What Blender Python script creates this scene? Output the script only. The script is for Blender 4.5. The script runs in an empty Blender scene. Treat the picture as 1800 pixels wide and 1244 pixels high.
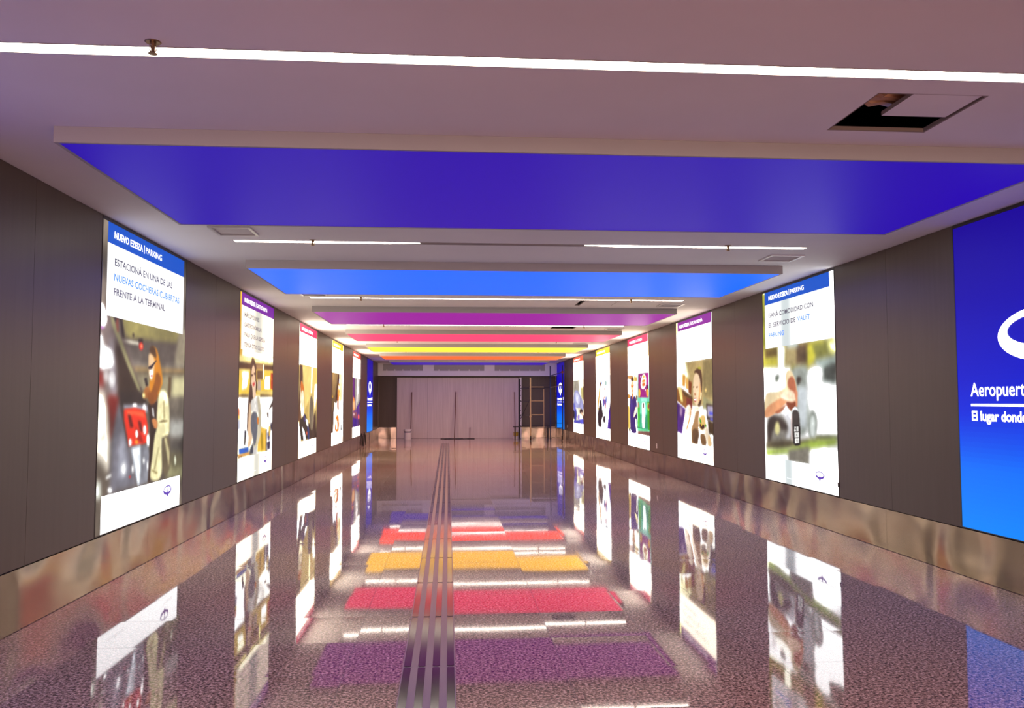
import bpy, math, random
import numpy as np
from mathutils import Vector, Matrix

SC = bpy.context.scene
COL = SC.collection

# ------------------------------------------------------------------ camera
CAM_H, F_PX = 1.5, 1441.16
YAW, PITCH, ROLL = 0.0776, 0.0573, -0.0016
fw = Vector((math.sin(YAW) * math.cos(PITCH), math.cos(YAW) * math.cos(PITCH), math.sin(PITCH)))
rt = Vector((math.cos(YAW), -math.sin(YAW), 0.0))
up = rt.cross(fw)
cr, sr = math.cos(ROLL), math.sin(ROLL)
rt, up = cr * rt + sr * up, cr * up - sr * rt
cam_data = bpy.data.cameras.new('camera')
cam_data.sensor_width = 36.0
cam_data.lens = 36.0 * F_PX / 1800.0
cam_data.clip_start = 0.05
cam = bpy.data.objects.new('camera', cam_data)
COL.objects.link(cam)
cam.matrix_world = Matrix(((rt.x, up.x, -fw.x, 0), (rt.y, up.y, -fw.y, 0), (rt.z, up.z, -fw.z, CAM_H), (0, 0, 0, 1)))
SC.camera = cam

# ------------------------------------------------------------------ world: warm ambient fill, added to enter by the open rear end
world = bpy.data.worlds.new('world')
SC.world = world
world.use_nodes = True
world.node_tree.nodes['Background'].inputs[0].default_value = (1.0, 0.64, 0.55, 1)
world.node_tree.nodes['Background'].inputs[1].default_value = 4.6

SC.view_settings.view_transform = 'Standard'
SC.view_settings.look = 'None'
SC.view_settings.gamma = 1.0
SC.view_settings.use_curve_mapping = False
SC.view_settings.exposure = 0.7

# ------------------------------------------------------------------ measures of the corridor (metres)
XL, XR = -2.823, 4.42
YB, YE = -7.0, 33.60          # open end behind the camera, end wall
ZC = 3.034
ZS = 0.403                    # top of the steel skirting
PER = 4.345

# ------------------------------------------------------------------ helpers
def lin(h):
    if isinstance(h, str):
        h = [int(h[i:i + 2], 16) / 255 for i in (0, 2, 4)]
    return [c / 12.92 if c <= 0.04045 else ((c + 0.055) / 1.055) ** 2.4 for c in h]

class MB:
    def __init__(s): s.v = []; s.f = []
    def quad(s, *p):
        n = len(s.v); s.v += [tuple(q) for q in p]; s.f.append(tuple(range(n, n + len(p))))
        return s
    def box(s, x0, x1, y0, y1, z0, z1):
        n = len(s.v)
        s.v += [(x, y, z) for z in (z0, z1) for y in (y0, y1) for x in (x0, x1)]
        for f in ((0, 2, 3, 1), (4, 5, 7, 6), (0, 1, 5, 4), (2, 6, 7, 3), (0, 4, 6, 2), (1, 3, 7, 5)):
            s.f.append(tuple(n + i for i in f))
        return s
    def bevbox(s, x0, x1, y0, y1, z0, z1, b):
        n = len(s.v)
        cs = [(x0 + b, y0), (x1 - b, y0), (x1, y0 + b), (x1, y1 - b), (x1 - b, y1), (x0 + b, y1), (x0, y1 - b), (x0, y0 + b)]
        for z in (z0, z1): s.v += [(x, y, z) for x, y in cs]
        s.f.append(tuple(n + i for i in range(7, -1, -1))); s.f.append(tuple(n + 8 + i for i in range(8)))
        for i in range(8):
            j = (i + 1) % 8; s.f.append((n + i, n + j, n + 8 + j, n + 8 + i))
        return s
    def lathe(s, prof, cx=0, cy=0, z=0, seg=20):
        n = len(s.v)
        for r, h in prof:
            for k in range(seg):
                a = 2 * math.pi * k / seg
                s.v.append((cx + r * math.cos(a), cy + r * math.sin(a), z + h))
        for i in range(len(prof) - 1):
            for k in range(seg):
                m = (k + 1) % seg
                s.f.append((n + i * seg + k, n + i * seg + m, n + (i + 1) * seg + m, n + (i + 1) * seg + k))
        s.f.append(tuple(n + k for k in range(seg - 1, -1, -1)))
        s.f.append(tuple(n + (len(prof) - 1) * seg + k for k in range(seg)))
        return s
    def tube(s, pts, r, seg=10):
        pts = [Vector(p) for p in pts]; n = len(s.v)
        for i, p in enumerate(pts):
            d = (pts[min(i + 1, len(pts) - 1)] - pts[max(i - 1, 0)]).normalized()
            a = d.cross(Vector((0, 0, 1)))
            if a.length < 0.05: a = d.cross(Vector((1, 0, 0)))
            a.normalize(); b = d.cross(a)
            for k in range(seg):
                t = 2 * math.pi * k / seg
                s.v.append(tuple(p + (a * math.cos(t) + b * math.sin(t)) * r))
        for i in range(len(pts) - 1):
            for k in range(seg):
                m = (k + 1) % seg
                s.f.append((n + i * seg + k, n + i * seg + m, n + (i + 1) * seg + m, n + (i + 1) * seg + k))
        s.f.append(tuple(n + k for k in range(seg - 1, -1, -1)))
        s.f.append(tuple(n + (len(pts) - 1) * seg + k for k in range(seg)))
        return s
    def build(s, name, mat, parent=None, smooth=False, loc=None):
        me = bpy.data.meshes.new(name)
        me.from_pydata(s.v, [], s.f); me.update()
        if mat: me.materials.append(mat)
        if smooth:
            me.polygons.foreach_set('use_smooth', [True] * len(me.polygons))
            me.set_sharp_from_angle(angle=math.radians(40))
        o = bpy.data.objects.new(name, me); COL.objects.link(o)
        if parent: o.parent = parent
        if loc: o.location = loc
        return o

def tag(o, label, cat, group=None, kind=None):
    o['label'] = label; o['category'] = cat
    if group: o['group'] = group
    if kind: o['kind'] = kind
    return o

def thing(name, label, cat, loc=(0, 0, 0), rz=0.0, group=None):
    o = bpy.data.objects.new(name, None); COL.objects.link(o)
    o.empty_display_size = 0.1
    o.location = loc; o.rotation_euler = (0, 0, rz)
    return tag(o, label, cat, group)

def copy_tree(o, parent=None):
    c = o.copy(); COL.objects.link(c)
    if parent: c.parent = parent
    for ch in [x for x in o.children]:
        copy_tree(ch, c)
    return c

def struct(o): o['kind'] = 'structure'; return o

def material(name, base=(0.5, 0.5, 0.5), rough=0.5, metal=0.0, emit=None, strength=1.0, spec=0.5, ior=1.45):
    m = bpy.data.materials.new(name); m.use_nodes = True
    b = m.node_tree.nodes['Principled BSDF']
    b.inputs['Base Color'].default_value = (*base, 1)
    b.inputs['Roughness'].default_value = rough
    b.inputs['Metallic'].default_value = metal
    b.inputs['IOR'].default_value = ior
    b.inputs['Specular IOR Level'].default_value = spec
    if emit:
        b.inputs['Emission Color'].default_value = (*emit, 1)
        b.inputs['Emission Strength'].default_value = strength
    return m

def N(m, typ, **kw):
    n = m.node_tree.nodes.new(typ)
    for k, v in kw.items():
        if k in n.inputs: n.inputs[k].default_value = v
        else: setattr(n, k, v)
    return n
def LK(m, a, b): m.node_tree.links.new(a, b)
def vmath(m, op, a, b=None):
    n = N(m, 'ShaderNodeVectorMath', operation=op)
    for i, x in enumerate((a, b)):
        if x is None: continue
        if hasattr(x, 'links'): LK(m, x, n.inputs[i])
        else: n.inputs[i].default_value = x
    return n.outputs[0]
def fmath(m, op, a, b=None, c=None):
    n = N(m, 'ShaderNodeMath', operation=op)
    for i, x in enumerate((a, b, c)):
        if x is None: continue
        if hasattr(x, 'links'): LK(m, x, n.inputs[i])
        else: n.inputs[i].default_value = x
    return n.outputs[0]
def bsdf(m): return m.node_tree.nodes['Principled BSDF']
def ramp(m, fac, stops):
    n = N(m, 'ShaderNodeValToRGB'); e = n.color_ramp.elements
    while len(e) < len(stops): e.new(0.5)
    for el, (p, c) in zip(e, stops): el.position = p; el.color = (*c, 1)
    LK(m, fac, n.inputs[0]); return n.outputs[0]
def objco(m): return N(m, 'ShaderNodeTexCoord').outputs['Object']

# ------------------------------------------------------------------ materials
M = {}
# polished granite: speckle, tile joints, each tile lying a hair out of level
m = M['granite'] = material('polished_granite', rough=0.045, ior=1.55)
co = objco(m); TW, TL = 0.612, 0.612
off = vmath(m, 'ADD', co, (0.57, 0.24, 0))
cell = vmath(m, 'DIVIDE', off, (TW, TL, 1.0))
cf = vmath(m, 'FLOOR', cell)
fr = vmath(m, 'FRACTION', cell)
sep = N(m, 'ShaderNodeSeparateXYZ'); LK(m, fr, sep.inputs[0])
ex = fmath(m, 'ABSOLUTE', fmath(m, 'SUBTRACT', sep.outputs[0], 0.5))
ey = fmath(m, 'ABSOLUTE', fmath(m, 'SUBTRACT', sep.outputs[1], 0.5))
joint = fmath(m, 'GREATER_THAN', fmath(m, 'MAXIMUM', ex, ey), 0.5 - 0.0022)
wn = N(m, 'ShaderNodeTexWhiteNoise', noise_dimensions='2D'); LK(m, cf, wn.inputs['Vector'])
n1 = N(m, 'ShaderNodeTexNoise', Scale=62.0, Detail=3.0, Roughness=0.7); LK(m, co, n1.inputs['Vector'])
n2 = N(m, 'ShaderNodeTexVoronoi', Scale=95.0); LK(m, co, n2.inputs['Vector'])
n3 = N(m, 'ShaderNodeTexNoise', Scale=1.3, Detail=2.0); LK(m, co, n3.inputs['Vector'])
c1 = ramp(m, n1.outputs['Fac'], [(0.38, (0.03, 0.022, 0.02)), (0.46, (0.24, 0.18, 0.15)), (0.54, (0.50, 0.385, 0.33)), (0.63, (0.85, 0.73, 0.65))])
sp = N(m, 'ShaderNodeSeparateColor'); LK(m, n2.outputs['Color'], sp.inputs[0])
mx = N(m, 'ShaderNodeMixRGB', blend_type='MULTIPLY'); mx.inputs[0].default_value = 0.6
LK(m, c1, mx.inputs[1]); LK(m, ramp(m, sp.outputs[0], [(0.0, (0.35, 0.33, 0.33)), (0.35, (0.9, 0.87, 0.86)), (1.0, (1.2, 1.15, 1.12))]), mx.inputs[2])
mt = N(m, 'ShaderNodeMixRGB', blend_type='MULTIPLY'); mt.inputs[0].default_value = 1.0
tv = fmath(m, 'MULTIPLY_ADD', wn.outputs['Value'], 0.10, 0.95)
LK(m, mx.outputs[0], mt.inputs[1]); LK(m, tv, mt.inputs[2])
mj = N(m, 'ShaderNodeMixRGB'); LK(m, joint, mj.inputs[0]); LK(m, mt.outputs[0], mj.inputs[1]); mj.inputs[2].default_value = (0.045, 0.035, 0.03, 1)
LK(m, mj.outputs[0], bsdf(m).inputs['Base Color'])
LK(m, fmath(m, 'MULTIPLY_ADD', joint, 0.5, fmath(m, 'MULTIPLY_ADD', n3.outputs['Fac'], 0.05, 0.015)), bsdf(m).inputs['Roughness'])
geo = N(m, 'ShaderNodeNewGeometry')
tl = vmath(m, 'MULTIPLY', vmath(m, 'SUBTRACT', wn.outputs['Color'], (0.5, 0.5, 0.5)), (0.0020, 0.0085, 0.0))
nz = N(m, 'ShaderNodeTexNoise', Scale=2.2, Detail=1.0); LK(m, co, nz.inputs['Vector'])
tl2 = vmath(m, 'MULTIPLY', vmath(m, 'SUBTRACT', nz.outputs['Color'], (0.5, 0.5, 0.5)), (0.001, 0.002, 0.0))
LK(m, vmath(m, 'NORMALIZE', vmath(m, 'ADD', geo.outputs['Normal'], vmath(m, 'ADD', tl, tl2))), bsdf(m).inputs['Normal'])

# dark grey-brown laminate wall cladding
m = M['cladding'] = material('dark_laminate', rough=0.38, spec=0.4)
co = objco(m)
n1 = N(m, 'ShaderNodeTexNoise', Scale=1.0, Detail=4.0); LK(m, vmath(m, 'MULTIPLY', co, (24.0, 24.0, 1.2)), n1.inputs['Vector'])
LK(m, ramp(m, n1.outputs['Fac'], [(0.3, (0.086, 0.062, 0.046)), (0.7, (0.096, 0.070, 0.053))]), bsdf(m).inputs['Base Color'])
M['groove'] = material('dark_groove', (0.01, 0.009, 0.008), 0.8)

# brushed steel skirting with hand-dressed waviness
m = M['steel'] = material('brushed_steel', (0.31, 0.25, 0.195), 0.2, 1.0)
co = objco(m)
n1 = N(m, 'ShaderNodeTexNoise', Scale=1.0, Detail=0.0, Distortion=0.8); LK(m, vmath(m, 'MULTIPLY', co, (1.5, 1.5, 1.1)), n1.inputs['Vector'])
n2 = N(m, 'ShaderNodeTexNoise', Scale=1.0, Detail=3.0); LK(m, vmath(m, 'MULTIPLY', co, (3.0, 3.0, 60.0)), n2.inputs['Vector'])
b1 = N(m, 'ShaderNodeBump', Strength=1.0, Distance=0.06); LK(m, n1.outputs['Fac'], b1.inputs['Height'])
LK(m, b1.outputs[0], bsdf(m).inputs['Normal'])
LK(m, fmath(m, 'MULTIPLY_ADD', n2.outputs['Fac'], 0.06, 0.20), bsdf(m).inputs['Roughness'])

# painted plasterboard
m = M['plaster'] = material('white_ceiling_paint', (0.72, 0.70, 0.69), 0.7, spec=0.2)
co = objco(m)
n1 = N(m, 'ShaderNodeTexNoise', Scale=0.9, Detail=3.0); LK(m, co, n1.inputs['Vector'])
LK(m, ramp(m, n1.outputs['Fac'], [(0.3, (0.80, 0.785, 0.775)), (0.7, (0.86, 0.845, 0.835))]), bsdf(m).inputs['Base Color'])
M['edge'] = material('plasterboard_edge', (0.26, 0.21, 0.18), 0.8)
M['fascia'] = material('baffle_grey_paint', (0.40, 0.385, 0.37), 0.6)
M['plenum'] = material('unlit_void', (0.02, 0.015, 0.012), 0.9)
M['frame'] = material('bronze_aluminium', (0.05, 0.042, 0.036), 0.35, 0.6)
M['black'] = material('black_plastic', (0.012, 0.012, 0.013), 0.4)
M['white'] = material('white_plastic', (0.75, 0.73, 0.70), 0.4)
M['alu'] = material('white_metal', (0.72, 0.71, 0.69), 0.35, 0.2)
M['bronze'] = material('bronze', (0.30, 0.19, 0.10), 0.35, 0.9)
M['foil'] = material('duct_foil', (0.60, 0.38, 0.22), 0.35, 0.35)
M['lamp'] = material('lit_diffuser', (0.8, 0.8, 0.8), 0.4, emit=(1.0, 0.88, 0.75), strength=12.0)
M['lamp_off'] = material('unlit_diffuser', (0.25, 0.22, 0.21), 0.5)
M['ink_dark'] = material('dark_lettering', (0.03, 0.03, 0.045), 0.4, emit=(0.10, 0.10, 0.14), strength=0.6)
M['ink_blue'] = material('blue_lettering', (0.02, 0.10, 0.5), 0.4, emit=(0.03, 0.17, 0.75), strength=1.0)
M['ink_white'] = material('white_lettering', (0.8, 0.8, 0.8), 0.4, emit=(1.0, 1.0, 1.0), strength=1.3)
M['ink_grey'] = material('grey_lettering', (0.5, 0.5, 0.5), 0.4, emit=(0.62, 0.66, 0.66), strength=1.0)
M['ink_purple'] = material('purple_ink', (0.04, 0.02, 0.2), 0.4, emit=(0.045, 0.015, 0.22), strength=1.0)

m = M['print'] = material('backlit_print', (0.01, 0.01, 0.01), 0.45, spec=0.12)
at = N(m, 'ShaderNodeAttribute', attribute_name='ink')
LK(m, at.outputs['Color'], bsdf(m).inputs['Emission Color']); bsdf(m).inputs['Emission Strength'].default_value = 1.0

# white-painted hoarding boards, faint vertical marks
m = M['board'] = material('hoarding_paint', (0.6, 0.52, 0.5), 0.7)
co = objco(m)
n1 = N(m, 'ShaderNodeTexNoise', Scale=1.0, Detail=4.0); LK(m, vmath(m, 'MULTIPLY', co, (22.0, 1.0, 0.8)), n1.inputs['Vector'])
LK(m, ramp(m, n1.outputs['Fac'], [(0.3, (0.58, 0.50, 0.49)), (0.7, (0.68, 0.60, 0.58))]), bsdf(m).inputs['Base Color'])
M['tactile_base'] = material('tactile_grey_stone', (0.19, 0.155, 0.16), 0.3)
M['tactile_bar'] = material('tactile_black_strip', (0.014, 0.012, 0.013), 0.10)
M['paint_black'] = material('dark_painted_steel', (0.02, 0.02, 0.028), 0.4, 0.3)
M['paint_ochre'] = material('worn_ochre_steel', (0.45, 0.33, 0.20), 0.45, 0.2)
M['paint_blue'] = material('dark_blue_steel', (0.02, 0.035, 0.11), 0.4, 0.3)
M['clamp'] = material('rusty_clamp', (0.28, 0.07, 0.03), 0.6, 0.4)
M['wood'] = material('brown_timber', (0.17, 0.075, 0.055), 0.7)
M['wood_dark'] = material('dark_timber', (0.05, 0.04, 0.035), 0.7)
M['bucket'] = material('white_bucket_plastic', (0.78, 0.72, 0.70), 0.4)
M['navy'] = material('navy_print', (0.02, 0.015, 0.07), 0.5)
M['yellow'] = material('yellow_print', (0.55, 0.38, 0.02), 0.5)
M['red'] = material('red_print', (0.40, 0.06, 0.03), 0.5)
M['rubber'] = material('black_rubber', (0.015, 0.014, 0.013), 0.6)

# pictures of the lightboxes as outlines in thousandths of panel width and height
ART = {
'L1': ('5c5248', (
('4e463e',8,0,(-12,-1,1010,-4,1019,60,10,189)),
('a09558',12,0,(170,273,931,277,880,346,764,347,223,368)),
('8c8350',20,0,(485,299,932,284,880,346,532,352)),
('5c544e',12,0,(224,372,765,352,1015,339,1029,439,302,457)),
('d8d0bc',4,0,(202,370,390,369,391,381,204,382)),
('302624',5,0,(384,358,435,356,437,371,390,372)),
('f02a20',4,1,(441,382,439,390,430,395,419,398,406,396,397,392,393,385,395,377,403,372,415,369,427,370,437,375)),
('ffd090',4,1,(431,383,430,386,427,388,422,389,417,389,414,387,412,384,413,380,416,378,421,377,425,377,429,380)),
('3c3228',5,1,(339,349,338,354,334,357,328,359,322,358,317,355,315,351,316,346,320,343,326,341,332,342,337,345)),
('9a9078',14,0,(926,284,1007,282,1030,446,840,441,882,359)),
('a8a49a',14,0,(302,452,1016,441,1017,449,312,463)),
('a8854e',10,0,(312,462,1017,449,1007,466,331,477)),
('4a4032',6,0,(340,479,1007,466,1008,473,350,485)),
('8c8468',14,0,(350,485,1008,473,1009,574,443,572)),
('d4cc9c',14,0,(840,489,1009,481,1009,568,822,568)),
('5a4830',4,0,(771,484,811,484,805,568,765,568)),
('6c6458',16,0,(788,563,1021,563,1021,655,799,650)),
('b8b8b0',18,0,(799,650,1021,655,1019,736,809,724)),
('54504a',16,0,(810,729,1026,738,1021,799,818,788)),
('70694c',18,0,(817,781,1027,793,1010,862,796,847)),
('aaa878',18,0,(795,840,1021,849,1001,893,754,880)),
('f0f4d8',5,1,(908,817,907,827,902,834,895,837,887,833,881,826,877,815,878,805,883,798,890,795,898,799,904,806)),
('6a5c58',18,0,(15,274,155,279,443,567,-16,570,-13,353)),
('827a80',20,0,(75,373,143,385,189,567,110,566)),
('32261f',12,0,(135,385,227,402,462,572,182,571,170,475)),
('8e8862',6,0,(85,294,118,304,301,449,461,566,431,566,267,456,101,327)),
('241c1a',6,0,(102,290,155,283,170,303,156,323,135,316)),
('8c4a3c',5,0,(148,307,165,301,175,346,159,352,144,324)),
('2c2420',6,0,(167,278,196,285,235,366,210,366)),
('ffffff',5,1,(7,264,39,285,64,316,42,344,-3,345,-8,281)),
('b060c0',5,0,(-3,343,42,343,24,349,-4,349)),
('ffffff',7,1,(-3,357,32,386,30,401,99,408,128,423,134,470,68,475,25,487,-6,474,-10,403)),
('7c2420',12,0,(-9,479,36,488,49,534,-7,525)),
('beb6b4',8,1,(88,498,86,508,78,516,66,519,54,516,44,509,40,499,42,488,49,480,61,477,74,480,83,487)),
('c8c4c4',6,1,(153,507,150,521,138,531,122,535,104,532,91,522,84,508,87,494,99,484,115,480,133,483,147,493)),
('8a8486',8,1,(120,439,120,439,120,439,120,439,119,439,119,439,119,439,119,439,119,439,120,439,120,439,120,439)),
('fff4e0',14,1,(-17,546,54,557,93,617,117,681,126,726,123,770,119,806,83,803,65,783,-7,759,-12,719,-7,629)),
('6c1c18',12,0,(78,559,204,565,193,619,140,705,121,704,114,645)),
('72707a',12,0,(189,582,226,602,314,738,415,876,124,881,127,798,126,726,148,666)),
('a8aab8',20,0,(219,691,256,710,314,812,283,853,193,831)),
('ffffff',8,1,(285,810,283,821,274,829,262,831,249,827,239,818,235,806,237,795,245,787,257,784,269,788,280,798)),
('2c2422',8,0,(193,545,452,544,509,594,419,593,269,594,213,602)),
('4a3a3a',6,0,(208,599,245,603,314,736,289,723)),
('a4a4b4',6,0,(233,591,509,594,523,619,253,606)),
('ffffff',5,1,(388,594,385,598,376,601,362,602,349,601,339,598,335,594,338,590,347,587,360,586,374,587,384,590)),
('ffffff',5,1,(495,606,493,615,485,622,475,624,463,621,454,614,450,605,452,596,459,589,470,587,481,590,490,596)),
('f03018',4,0,(246,606,362,602,481,612,519,671,521,727,476,734,309,735,250,643)),
('ff6038',5,0,(271,610,462,618,485,640,346,625,292,635)),
('5c120e',4,0,(286,624,319,627,354,669,317,671)),
('6a140e',4,0,(401,647,438,652,463,691,423,684)),
('b01c10',5,0,(370,667,431,690,476,731,396,716)),
('ffffff',3,1,(408,695,407,702,401,708,393,710,384,707,377,701,374,693,375,686,381,680,389,678,398,681,405,687)),
('ffffff',3,1,(338,722,336,729,331,734,323,736,314,734,308,728,304,720,306,713,311,708,319,706,328,709,335,714)),
('ffffff',4,1,(502,683,501,692,494,699,484,701,474,698,466,691,462,682,463,673,470,666,480,664,490,667,498,674)),
('ffb030',4,1,(415,723,412,726,404,728,392,729,381,727,372,724,369,721,371,718,379,716,391,715,402,717,411,720)),
('888a94',6,0,(314,737,528,736,549,785,535,874,425,879,360,815)),
('e4ecf4',6,0,(338,743,437,734,448,821,435,876,415,875)),
('ffffff',4,1,(549,722,547,735,540,744,529,746,517,742,508,733,503,720,504,708,512,699,522,696,534,700,544,710)),
('ffffff',4,1,(491,794,490,800,486,804,480,805,474,803,469,798,467,792,468,786,471,782,477,781,483,783,489,787)),
('ffffff',4,1,(369,816,368,823,364,828,358,830,351,827,345,821,343,814,343,806,347,801,354,800,361,802,366,808)),
('ffffff',4,1,(538,815,537,825,534,831,530,833,524,831,519,823,517,814,517,805,520,798,525,796,530,799,535,806)),
('f02c28',3,1,(335,840,334,843,331,845,327,845,323,844,319,842,318,839,319,836,322,834,326,834,330,835,333,837)),
('ffffff',5,1,(148,869,146,874,138,877,128,877,117,875,109,870,105,865,108,860,115,858,125,857,136,859,145,864)),
('f4f4f0',5,0,(85,821,133,815,138,824,90,830)),
('d8dcd0',10,0,(-7,828,39,835,45,887,-8,881)),
('30201a',5,0,(514,590,635,579,623,694,583,800,561,878,535,874,547,766,546,678)),
('f0e6b0',4,1,(651,533,755,536,792,596,800,656,802,713,721,720,692,716,725,881,564,875,562,830,577,793,607,696,630,691,625,627,635,579)),
('74664c',4,1,(700,716,808,715,824,832,765,877,721,848)),
('d8cc98',4,0,(733,721,758,720,811,781,800,834)),
('8a7a50',3,0,(657,659,712,650,776,656,736,660,690,660)),
('a09060',3,0,(708,579,720,579,734,645,721,648)),
('8a7a4c',3,0,(656,753,662,753,619,834,608,833)),
('9a8850',3,0,(581,831,648,847,643,852,582,836)),
('d8861c',5,1,(530,379,595,376,636,408,675,462,697,511,668,529,621,572,510,572,520,531,530,495,546,465)),
('8a4c14',4,1,(607,463,684,492,648,542,580,572,538,554,592,506)),
('4c3420',5,1,(515,380,564,372,597,388,612,421,570,416,518,404)),
('f0c898',4,1,(504,407,528,403,564,411,587,431,578,476,552,508,521,489,507,451)),
('fff0e0',4,1,(516,466,555,459,572,470,551,504,524,489)),
('2c2430',2,0,(505,455,548,445,607,424,610,428,569,448,550,459,531,462,509,461)),
('e05078',2,1,(563,485,561,487,556,488,549,488,542,488,537,487,535,486,536,485,541,484,548,483,555,484,561,484)),
('221c1e',3,0,(460,498,491,493,511,522,487,529)),
('4a3a38',3,0,(414,529,430,528,438,543,421,540)),
('a0602c',4,1,(445,550,494,521,537,533,534,567,453,572)),
('fff0a0',5,1,(478,559,476,564,470,567,462,569,453,567,446,564,443,559,445,554,451,550,459,549,468,550,475,554)),
('8c4c18',4,1,(493,544,642,543,624,579,551,597,512,575)),
('d88a50',3,1,(558,646,605,642,640,657,638,681,600,683,576,664)),
('f0f0f0',3,0,(563,602,582,605,598,642,572,632)),
)),
'L2': ('fff6d8', (
('f0b840',6,0,(-32,-2,61,-8,66,351,-25,380)),
('ffe890',6,0,(-9,337,364,330,996,343,1029,367,-25,375)),
('5c3c24',5,0,(-25,373,1027,357,1034,392,-20,413)),
('a07850',6,0,(466,367,694,364,674,402,471,399)),
('fcd048',6,0,(-21,411,1033,387,1052,493,-29,506)),
('ffffe0',10,0,(64,419,261,414,247,476,116,491)),
('6a4a30',4,0,(484,403,673,398,663,498,498,500)),
('fff0a0',3,0,(672,360,709,358,705,497,668,498)),
('ffffff',3,0,(745,432,895,426,907,495,742,497)),
('c03818',4,0,(934,405,1007,408,1015,486,940,487)),
('fcd040',6,0,(-14,466,1043,445,1060,542,-24,546)),
('fffff0',8,0,(91,464,244,461,206,510,77,520)),
('c8b0a0',5,0,(504,456,604,454,615,520,501,521)),
('ffffff',3,0,(730,451,899,448,898,507,744,509)),
('b83c18',4,0,(933,447,1014,446,1025,511,937,502)),
('f0d070',4,0,(501,518,1026,516,1030,539,504,539)),
('7c5c30',5,0,(-24,544,256,543,258,558,-22,561)),
('8a6a3c',5,0,(592,539,1031,542,1033,554,595,555)),
('ffffff',6,0,(-33,561,281,561,239,751,-12,811)),
('fffef4',6,0,(595,555,1062,554,1065,736,624,744)),
('d0602c',4,0,(-16,614,26,619,31,658,-15,657)),
('f0d040',5,0,(-21,653,42,658,33,675,-29,674)),
('b8bcd0',6,0,(-8,674,38,675,40,727,-12,725)),
('403030',4,0,(1048,557,927,612,874,632,1055,598)),
('5c4434',3,0,(816,648,883,652,883,684,831,671)),
('4a4468',5,0,(945,718,1076,716,1055,849,969,856)),
('f4c040',5,0,(570,723,811,749,804,878,541,870)),
('b08c10',6,0,(627,763,706,771,721,864,643,870)),
('4c3418',4,0,(797,749,838,750,846,880,799,878)),
('ffffff',5,0,(824,750,1039,756,1032,884,831,874)),
('383058',4,0,(838,830,935,824,928,869,858,871)),
('605880',5,0,(842,770,924,763,919,813,863,816)),
('f0c860',4,0,(885,732,948,733,947,794,895,792)),
('4c70d0',4,0,(1064,901,1064,984,993,1001,1001,908)),
('3c3c44',3,0,(159,737,215,739,216,750,198,812,159,815)),
('2060c8',4,0,(32,831,273,831,288,861,46,860)),
('e0a050',4,0,(-6,859,299,857,372,875,37,872)),
('8c5c28',3,0,(16,869,122,868,123,875,17,876)),
('404858',5,0,(410,812,431,873,313,874,321,849)),
('54382c',4,1,(331,340,377,334,441,363,472,408,474,500,307,502,294,408)),
('54382c',4,1,(301,460,492,456,501,516,375,567,259,733,228,750,236,643,267,545)),
('f4c8a0',3,1,(371,372,425,386,461,500,331,502,325,412)),
('f8d4b0',3,1,(318,459,467,456,452,516,482,553,375,567,373,517)),
('40241c',2,0,(328,432,374,429,380,435,334,441)),
('40241c',2,0,(397,421,440,418,441,427,403,430)),
('e04848',2,0,(358,479,438,471,423,489,377,499)),
('f0c8a0',4,1,(283,576,344,599,340,736,394,783,319,836,249,823,288,780,249,742)),
('f0ece4',4,1,(317,570,482,556,569,553,595,638,508,647,338,640)),
('ddd0b0',4,1,(493,549,595,558,650,745,584,819,439,846,424,826,550,761,558,647)),
('686c78',4,1,(343,640,519,640,544,723,496,815,426,838,406,784,328,731)),
('e07818',3,0,(512,673,562,673,563,714,522,708)),
('d8d4d0',4,0,(426,841,523,831,531,883,408,879)),
('d8dcc8',14,0,(386,890,620,888,638,1001,364,990)),
)),
'L3': ('e8c878', (
('fffef0',3,0,(-45,-1,23,-2,52,314,-22,312)),
('54382c',5,0,(39,310,196,309,188,452,33,626,-14,702,39,489)),
('fcd880',8,0,(164,310,632,305,665,519,351,663,289,486)),
('c8a858',8,0,(315,645,535,574,530,755,358,707)),
('fff4c0',3,0,(667,304,739,303,700,519,637,519)),
('ffd070',8,0,(739,306,1038,307,1031,526,735,518)),
('5c3c28',5,0,(45,523,177,575,114,746,-11,718)),
('483428',5,0,(702,758,937,650,1010,895,516,878,430,753)),
('f4f4e8',4,0,(869,441,1019,439,995,536,885,650,830,574)),
('80705a',4,1,(651,519,780,574,853,724,748,832,602,783,544,629)),
('fce8c0',4,1,(76,453,151,417,244,486,296,645,232,714,155,704,93,626)),
('e87820',4,1,(88,453,132,417,254,468,276,521,194,487,112,523)),
('302820',4,1,(47,711,199,705,351,663,533,773,584,881,15,869)),
('ffffff',3,0,(-13,710,92,796,138,886,30,887,-24,810)),
('ffffff',3,0,(178,765,309,802,419,884,291,884)),
('403870',4,0,(274,662,358,707,351,742,265,723)),
('f4f0ec',4,0,(358,707,492,727,537,799,419,761)),
('2c3870',4,0,(466,771,570,791,584,881,503,878)),
('e06040',4,1,(475,829,472,837,461,844,445,845,429,842,416,836,410,827,413,818,424,812,440,810,456,813,470,820)),
)),
'L4': ('ffffff', (
('846440',6,0,(-48,273,595,273,431,435,408,559,256,611,134,873,-18,868)),
('a88450',8,0,(64,287,531,284,321,506,96,558)),
('583018',5,1,(572,283,659,307,614,397,453,594,296,611,396,470)),
('ffe8a0',6,0,(654,276,884,275,869,559,665,632)),
('f0a040',4,1,(549,407,664,397,677,486,584,649,499,630,479,488)),
('fff0c0',4,1,(565,407,686,432,675,468,575,469)),
('c85818',4,1,(466,514,563,505,562,613,651,650,570,667,460,648)),
('f0b830',3,1,(109,537,103,544,84,549,58,551,31,549,12,544,4,537,10,530,29,525,54,523,81,525,101,530)),
('4c3020',5,0,(239,593,151,697,95,872,12,869,37,696)),
('ffffff',4,0,(237,580,468,702,411,882,165,874,174,698)),
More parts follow.
